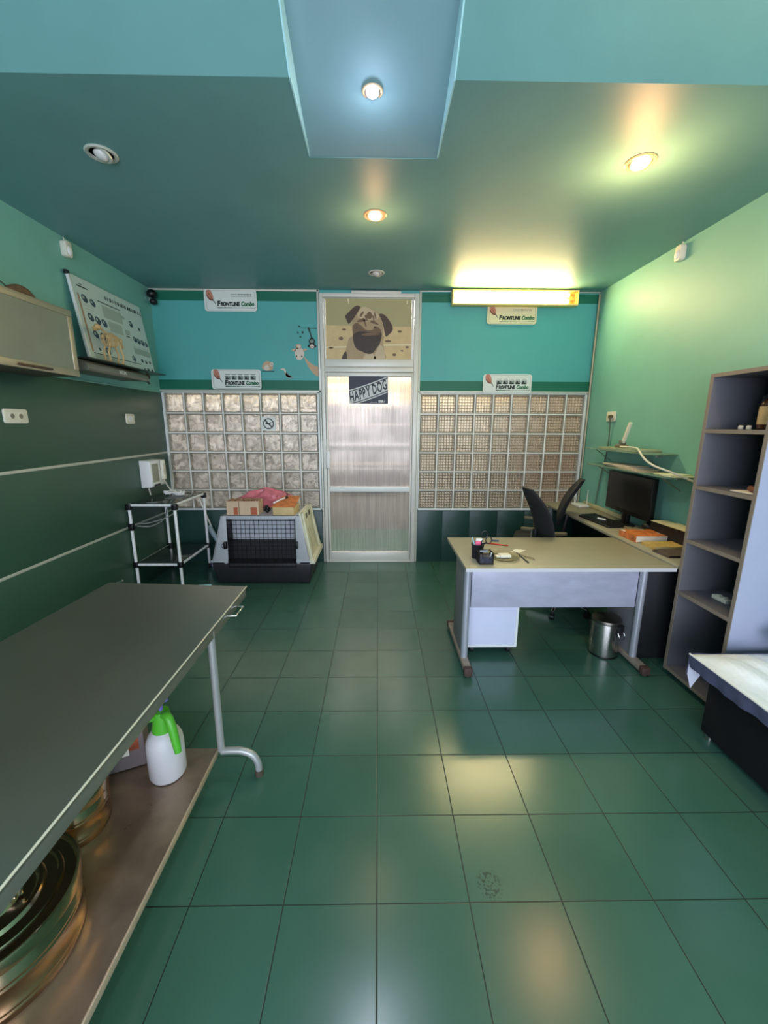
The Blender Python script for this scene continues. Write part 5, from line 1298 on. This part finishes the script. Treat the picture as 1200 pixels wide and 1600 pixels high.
mb = MB(); mb.box(SX0, SX0+.004, SY1-th, SY1, SZ0, SZ1); mb.box(SX0, SX0+.004, SY0, SY0+th, SZ0, SZ1); mb.box(SX0, SX0+.004, SY0+th, SY1-th, SZ1-.022, SZ1); build(mb, 'front_edge_band', M['shelfedge'], su)
for x in (SX0+.05, SX1-.05):
    for y in (SY0+.05, SY1-.08):
        mb = MB(); mb.cyl((x, y-.009, .017), (x, y+.009, .017), .017, n=14); mb.box(x-.013, x+.013, y-.013, y+.013, .02, SZ0+.004); build(mb, 'castor', M['dplast'], su)
# shelf contents
zz = 1.6395
bt = thing('brown_bottle', 'brown bottle with cream label on the top open shelf', 'bottle', (2.12, 2.215, zz))
mb = MB(); mb.lathe([(.045, .001), (.05, .006), (.05, .125), (.046, .145), (.024, .165), (.022, .185)], (2.10, 2.20, zz), 28); bb = build(mb, 'body', mat('brown_glass', (70, 40, 22), .2), bt)
mb = MB(); mb.lathe([(.0508, .028), (.0512, .03), (.0512, .120), (.0508, .122)], (2.10, 2.20, zz), 28); build(mb, 'label_wrap', mat('cream_label', (196, 172, 124), .5, var=.25, vscale=25), bb)
mb = MB(); mb.lathe([(.027, .175), (.028, .18), (.028, .215), (.024, .22), (.004, .22)], (2.10, 2.20, zz), 24); build(mb, 'cap', M['black'], bt)
kx = thing('dark_carton', 'dark blue grey carton standing behind the brown bottle', 'box', (2.2, 2.31, zz))
m = Matrix.Translation((2.24, 2.31, zz)) @ Matrix.Rotation(.08, 4, 'Z')
mb = MB(); mb.box(-.05, .05, -.055, .055, .0008, .19, 0, m); cbx = build(mb, 'carton', mat('dark_blue_card', (62, 66, 68), .5, var=.2, vscale=14), kx, bevel=.003)
mb = MB(); mb.box(-.0512, -.0502, -.03, .03, .06, .11, 0, m); build(mb, 'green_patch', mat('dark_green_print', (52, 78, 48), .5), cbx)
mb = MB(); mb.box(2.25, 2.38, 2.09, 2.22, zz+.0008, zz+.27); tag(build(mb, 'grey_carton', mat('dim_grey_card', (98, 94, 84), .6, var=.1), bevel=.004), 'tall dim grey carton at the back of the top shelf', 'box')
for k, (x, y) in enumerate(((2.03, 2.29), (2.04, 2.25))):
    mb = MB(); mb.lathe([(.010, .0005), (.012, .003), (.012, .018), (.008, .022), (.001, .022)], (x, y, zz), 16)
    tag(build(mb, 'small_vial', M['plast']), ('tiny white vial on the top shelf, left of the pair', 'tiny white vial on the top shelf, right one beside the bottle')[k], 'vial')
mb = MB(); Z2 = 1.2995
mb.box(2.0, 2.14, 2.09, 2.25, Z2, Z2+.004); tag(build(mb, 'loose_paper', M['paper'], smooth=False), 'loose white paper on the second open shelf', 'paper')
mb = MB(); R5 = random.Random(5)
def lump(u, v):
    a = 2*PI*u; b = PI*(v-.5); k_ = 1+.12*math.sin(4*a+2*b)+.08*math.sin(7*a)
    return (2.18+.09*math.cos(b)*math.cos(a)*k_, 2.155+.075*math.cos(b)*math.sin(a)*k_, Z2+.085+.083*math.sin(b))
mb.grid(lump, 24, 12); tag(build(mb, 'dark_bag', mat('dark_brown_bag', (58, 46, 42), .6, var=.3, vscale=14), angle=80), 'crumpled dark brown bag on the second open shelf', 'bag')
mb = MB(); mb.tube([(2.02, 2.10, Z2+.022), (2.06, 2.19, Z2+.022)], .016, 12); tag(build(mb, 'brown_roll', mat('rust_brown', (120, 70, 44), .6)), 'rust brown roll in front of the dark bag', 'roll')
Z4 = .6065
mb = MB(); mb.box(2.09, 2.13, 2.24, 2.345, Z4+.0005, Z4+.026); mb.box(2.095, 2.125, 2.26, 2.275, Z4+.026, Z4+.036); mb.box(2.095, 2.125, 2.30, 2.325, Z4+.026, Z4+.034); tag(build(mb, 'cream_connector', M['plast'], bevel=.004), 'small cream plastic connector on the fourth open shelf', 'connector')

# ------------------------------------------------------------------ bench with paper cover
bn = thing('treatment_bench', 'black bench with pale blue quilted cover at the right edge', 'bench', (2.08, 1.3, 0))
mb = MB()
mb.box(1.765, XR-.01, .35, 1.90, .03, .44); build(mb, 'base', M['blackfab'], bn, bevel=.01)
mb = MB()
for x, y in ((1.79, 1.86), (1.79, .42), (2.36, 1.86), (2.36, .42)): mb.cyl((x, y, 0), (x, y, .04), .018)
build(mb, 'foot', M['steel'], bn)
CX0, CX1, CY0, CY1, CZ = 1.685, XR-.008, .32, 1.955, .452
def cover(u, v):
    x = CX0+(CX1-CX0)*u; y = CY0+(CY1-CY0)*v
    w = .013*math.sin(9*u+6*v)+.009*math.sin(23*v-7*u+1)+.008*math.sin(31*u+17*v)+.005*math.sin(13*u*v*6+40*v)
    e = min(u*8, 1)*min((1-v)*14, 1)
    z = CZ+.018*e+w*e
    f_ = max(0, 1-abs((v-.63)*.9+.08*math.sin(3*u)-.02)/.035); z += .012*f_*min(1, u*4)
    return (x, y, z)
mb = MB(); mb.grid(cover, 40, 60); cv = build(mb, 'paper_cover', M['sheet'], bn, angle=80, fix=False)
sol = cv.modifiers.new('solid', 'SOLIDIFY'); sol.thickness = .006; sol.offset = 1 if False else -1
mb = MB()
def hem(u, v):
    y = CY0+(CY1-CY0)*u; dr = .004*math.sin(y*26)+.003*math.sin(y*61)
    return (CX0-.001+dr*v*1.5+.008*v, y, CZ+.002-(.078+.006*math.sin(y*19))*v)
mb.grid(hem, 70, 5); hm = build(mb, 'side_hem', M['band'], bn, angle=80, fix=False)
mb = MB(); mb.grid(lambda u, v: (CX0+(CX1-CX0)*u, CY1+.002+.003*math.sin(30*u), CZ+.004-(.075+.05*max(0, 1-u*9))*v), 30, 5); build(mb, 'end_hem', M['band'], bn, angle=80, fix=False)
mb = MB(); mb.tube([(CX0-.002, CY0, CZ+.004), (CX0-.002, CY1, CZ+.004)], .005, 8); build(mb, 'white_piping', M['wplast'], hm)
mb = MB(); mb.add([(CX0+.004, CY1+.004, CZ-.06), (CX0+.075, CY1-.03, CZ-.06), (CX0+.025, CY1-.01, CZ-.20), (CX0+.002, CY1+.006, CZ-.10)], [(0, 1, 2, 3)])
build(mb, 'hanging_corner', mat('white_cloth', (206, 208, 222), .7), bn, fix=False)
def lump2(u, v):
    a = 2*PI*u; b = PI*(v-.5); k_ = 1+.15*math.sin(3*a+b)+.08*math.sin(8*a)
    return (2.205+.11*math.cos(b)*math.cos(a)*k_, 1.875+.085*math.cos(b)*math.sin(a)*k_, CZ+.115+.065*math.sin(b)*(1+.2*math.sin(2*a)))
mb = MB(); mb.grid(lump2, 24, 12); tag(build(mb, 'blue_cloth', mat('light_blue_cloth', (128, 190, 204), .6, var=.1), angle=80), 'light blue crumpled cloth on the bench against the shelf unit', 'cloth')

# ------------------------------------------------------------------ light
def area(name, loc, rot, sx, sy, power, rgb):
    l = bpy.data.lights.new(name, 'AREA'); l.shape = 'RECTANGLE'; l.size = sx; l.size_y = sy; l.energy = power; l.color = lin(rgb)
    o = bpy.data.objects.new(name, l); COL.objects.link(o); o.location = loc; o.rotation_euler = rot; return o
def point(name, loc, power, rgb, r=.05, spot=None, rot=(0, 0, 0)):
    l = bpy.data.lights.new(name, 'SPOT' if spot else 'POINT'); l.energy = power; l.color = lin(rgb); l.shadow_soft_size = r
    if spot: l.spot_size = spot; l.spot_blend = .6
    o = bpy.data.objects.new(name, l); COL.objects.link(o); o.location = loc; o.rotation_euler = rot; return o
area('daylight_front', (0, YF+.02, 1.5), (PI/2, 0, 0), 4.2, 2.3, 235, (228, 234, 255))
area('tube_lamp', (1.43, YB-.125, 2.99), (PI/2-.45, 0, PI), 1.2, .12, 24, (255, 236, 178))
point('lamp_right', (1.445, 2.568, ZC-.26), 20, (255, 190, 126), .07)
point('lamp_middle', (-.022, 3.177, ZC-.22), 5, (255, 192, 134), .06)
point('lamp_cove', (-.027, ty-.01, tz-.075), 34, (226, 232, 255), .04, 2.5)
point('glow_cove', (-.027, ty-.05, tz-.16), 1.6, (214, 224, 255), .06)
point('lamp_near_right', (1.45, 1.15, ZH-.15), 30, (255, 206, 150), .05)
area('corridor_lamp', (-.2, 5.6, 3.22), (0, 0, 0), 5.6, .5, 150, (246, 244, 250))
area('corridor_fill_added', (0, 6.25, 3.2), (-.85, 0, 0), 5.6, .3, 55, (250, 246, 240))  # added fill tilted at the glass walls, brightens their joints from behind
w = bpy.data.worlds.new('World'); sc.world = w; w.use_nodes = True
w.node_tree.nodes['Background'].inputs[0].default_value = (*lin((196, 214, 232)), 1)
w.node_tree.nodes['Background'].inputs[1].default_value = .8

# ------------------------------------------------------------------ camera
yaw, pitch, roll, HC = .01508, .21172, .00394, 1.6574
f_ = Vector((math.sin(yaw)*math.cos(pitch), math.cos(yaw)*math.cos(pitch), -math.sin(pitch)))
r_ = Vector((math.cos(yaw), -math.sin(yaw), 0)); u_ = r_.cross(f_)
rr, uu = r_*math.cos(roll)+u_*math.sin(roll), -r_*math.sin(roll)+u_*math.cos(roll)
cam = bpy.data.cameras.new('camera'); co = bpy.data.objects.new('camera', cam); COL.objects.link(co)
co.matrix_world = Matrix(((rr.x, uu.x, -f_.x, 0), (rr.y, uu.y, -f_.y, 0), (rr.z, uu.z, -f_.z, HC), (0, 0, 0, 1)))
cam.sensor_fit = 'VERTICAL'; cam.sensor_height = 36; cam.lens = 633.5/1600*36; cam.clip_start = .02
sc.camera = co
sc.view_settings.view_transform = 'Standard'; sc.view_settings.look = 'None'
sc.view_settings.exposure = .12; sc.view_settings.gamma = 1
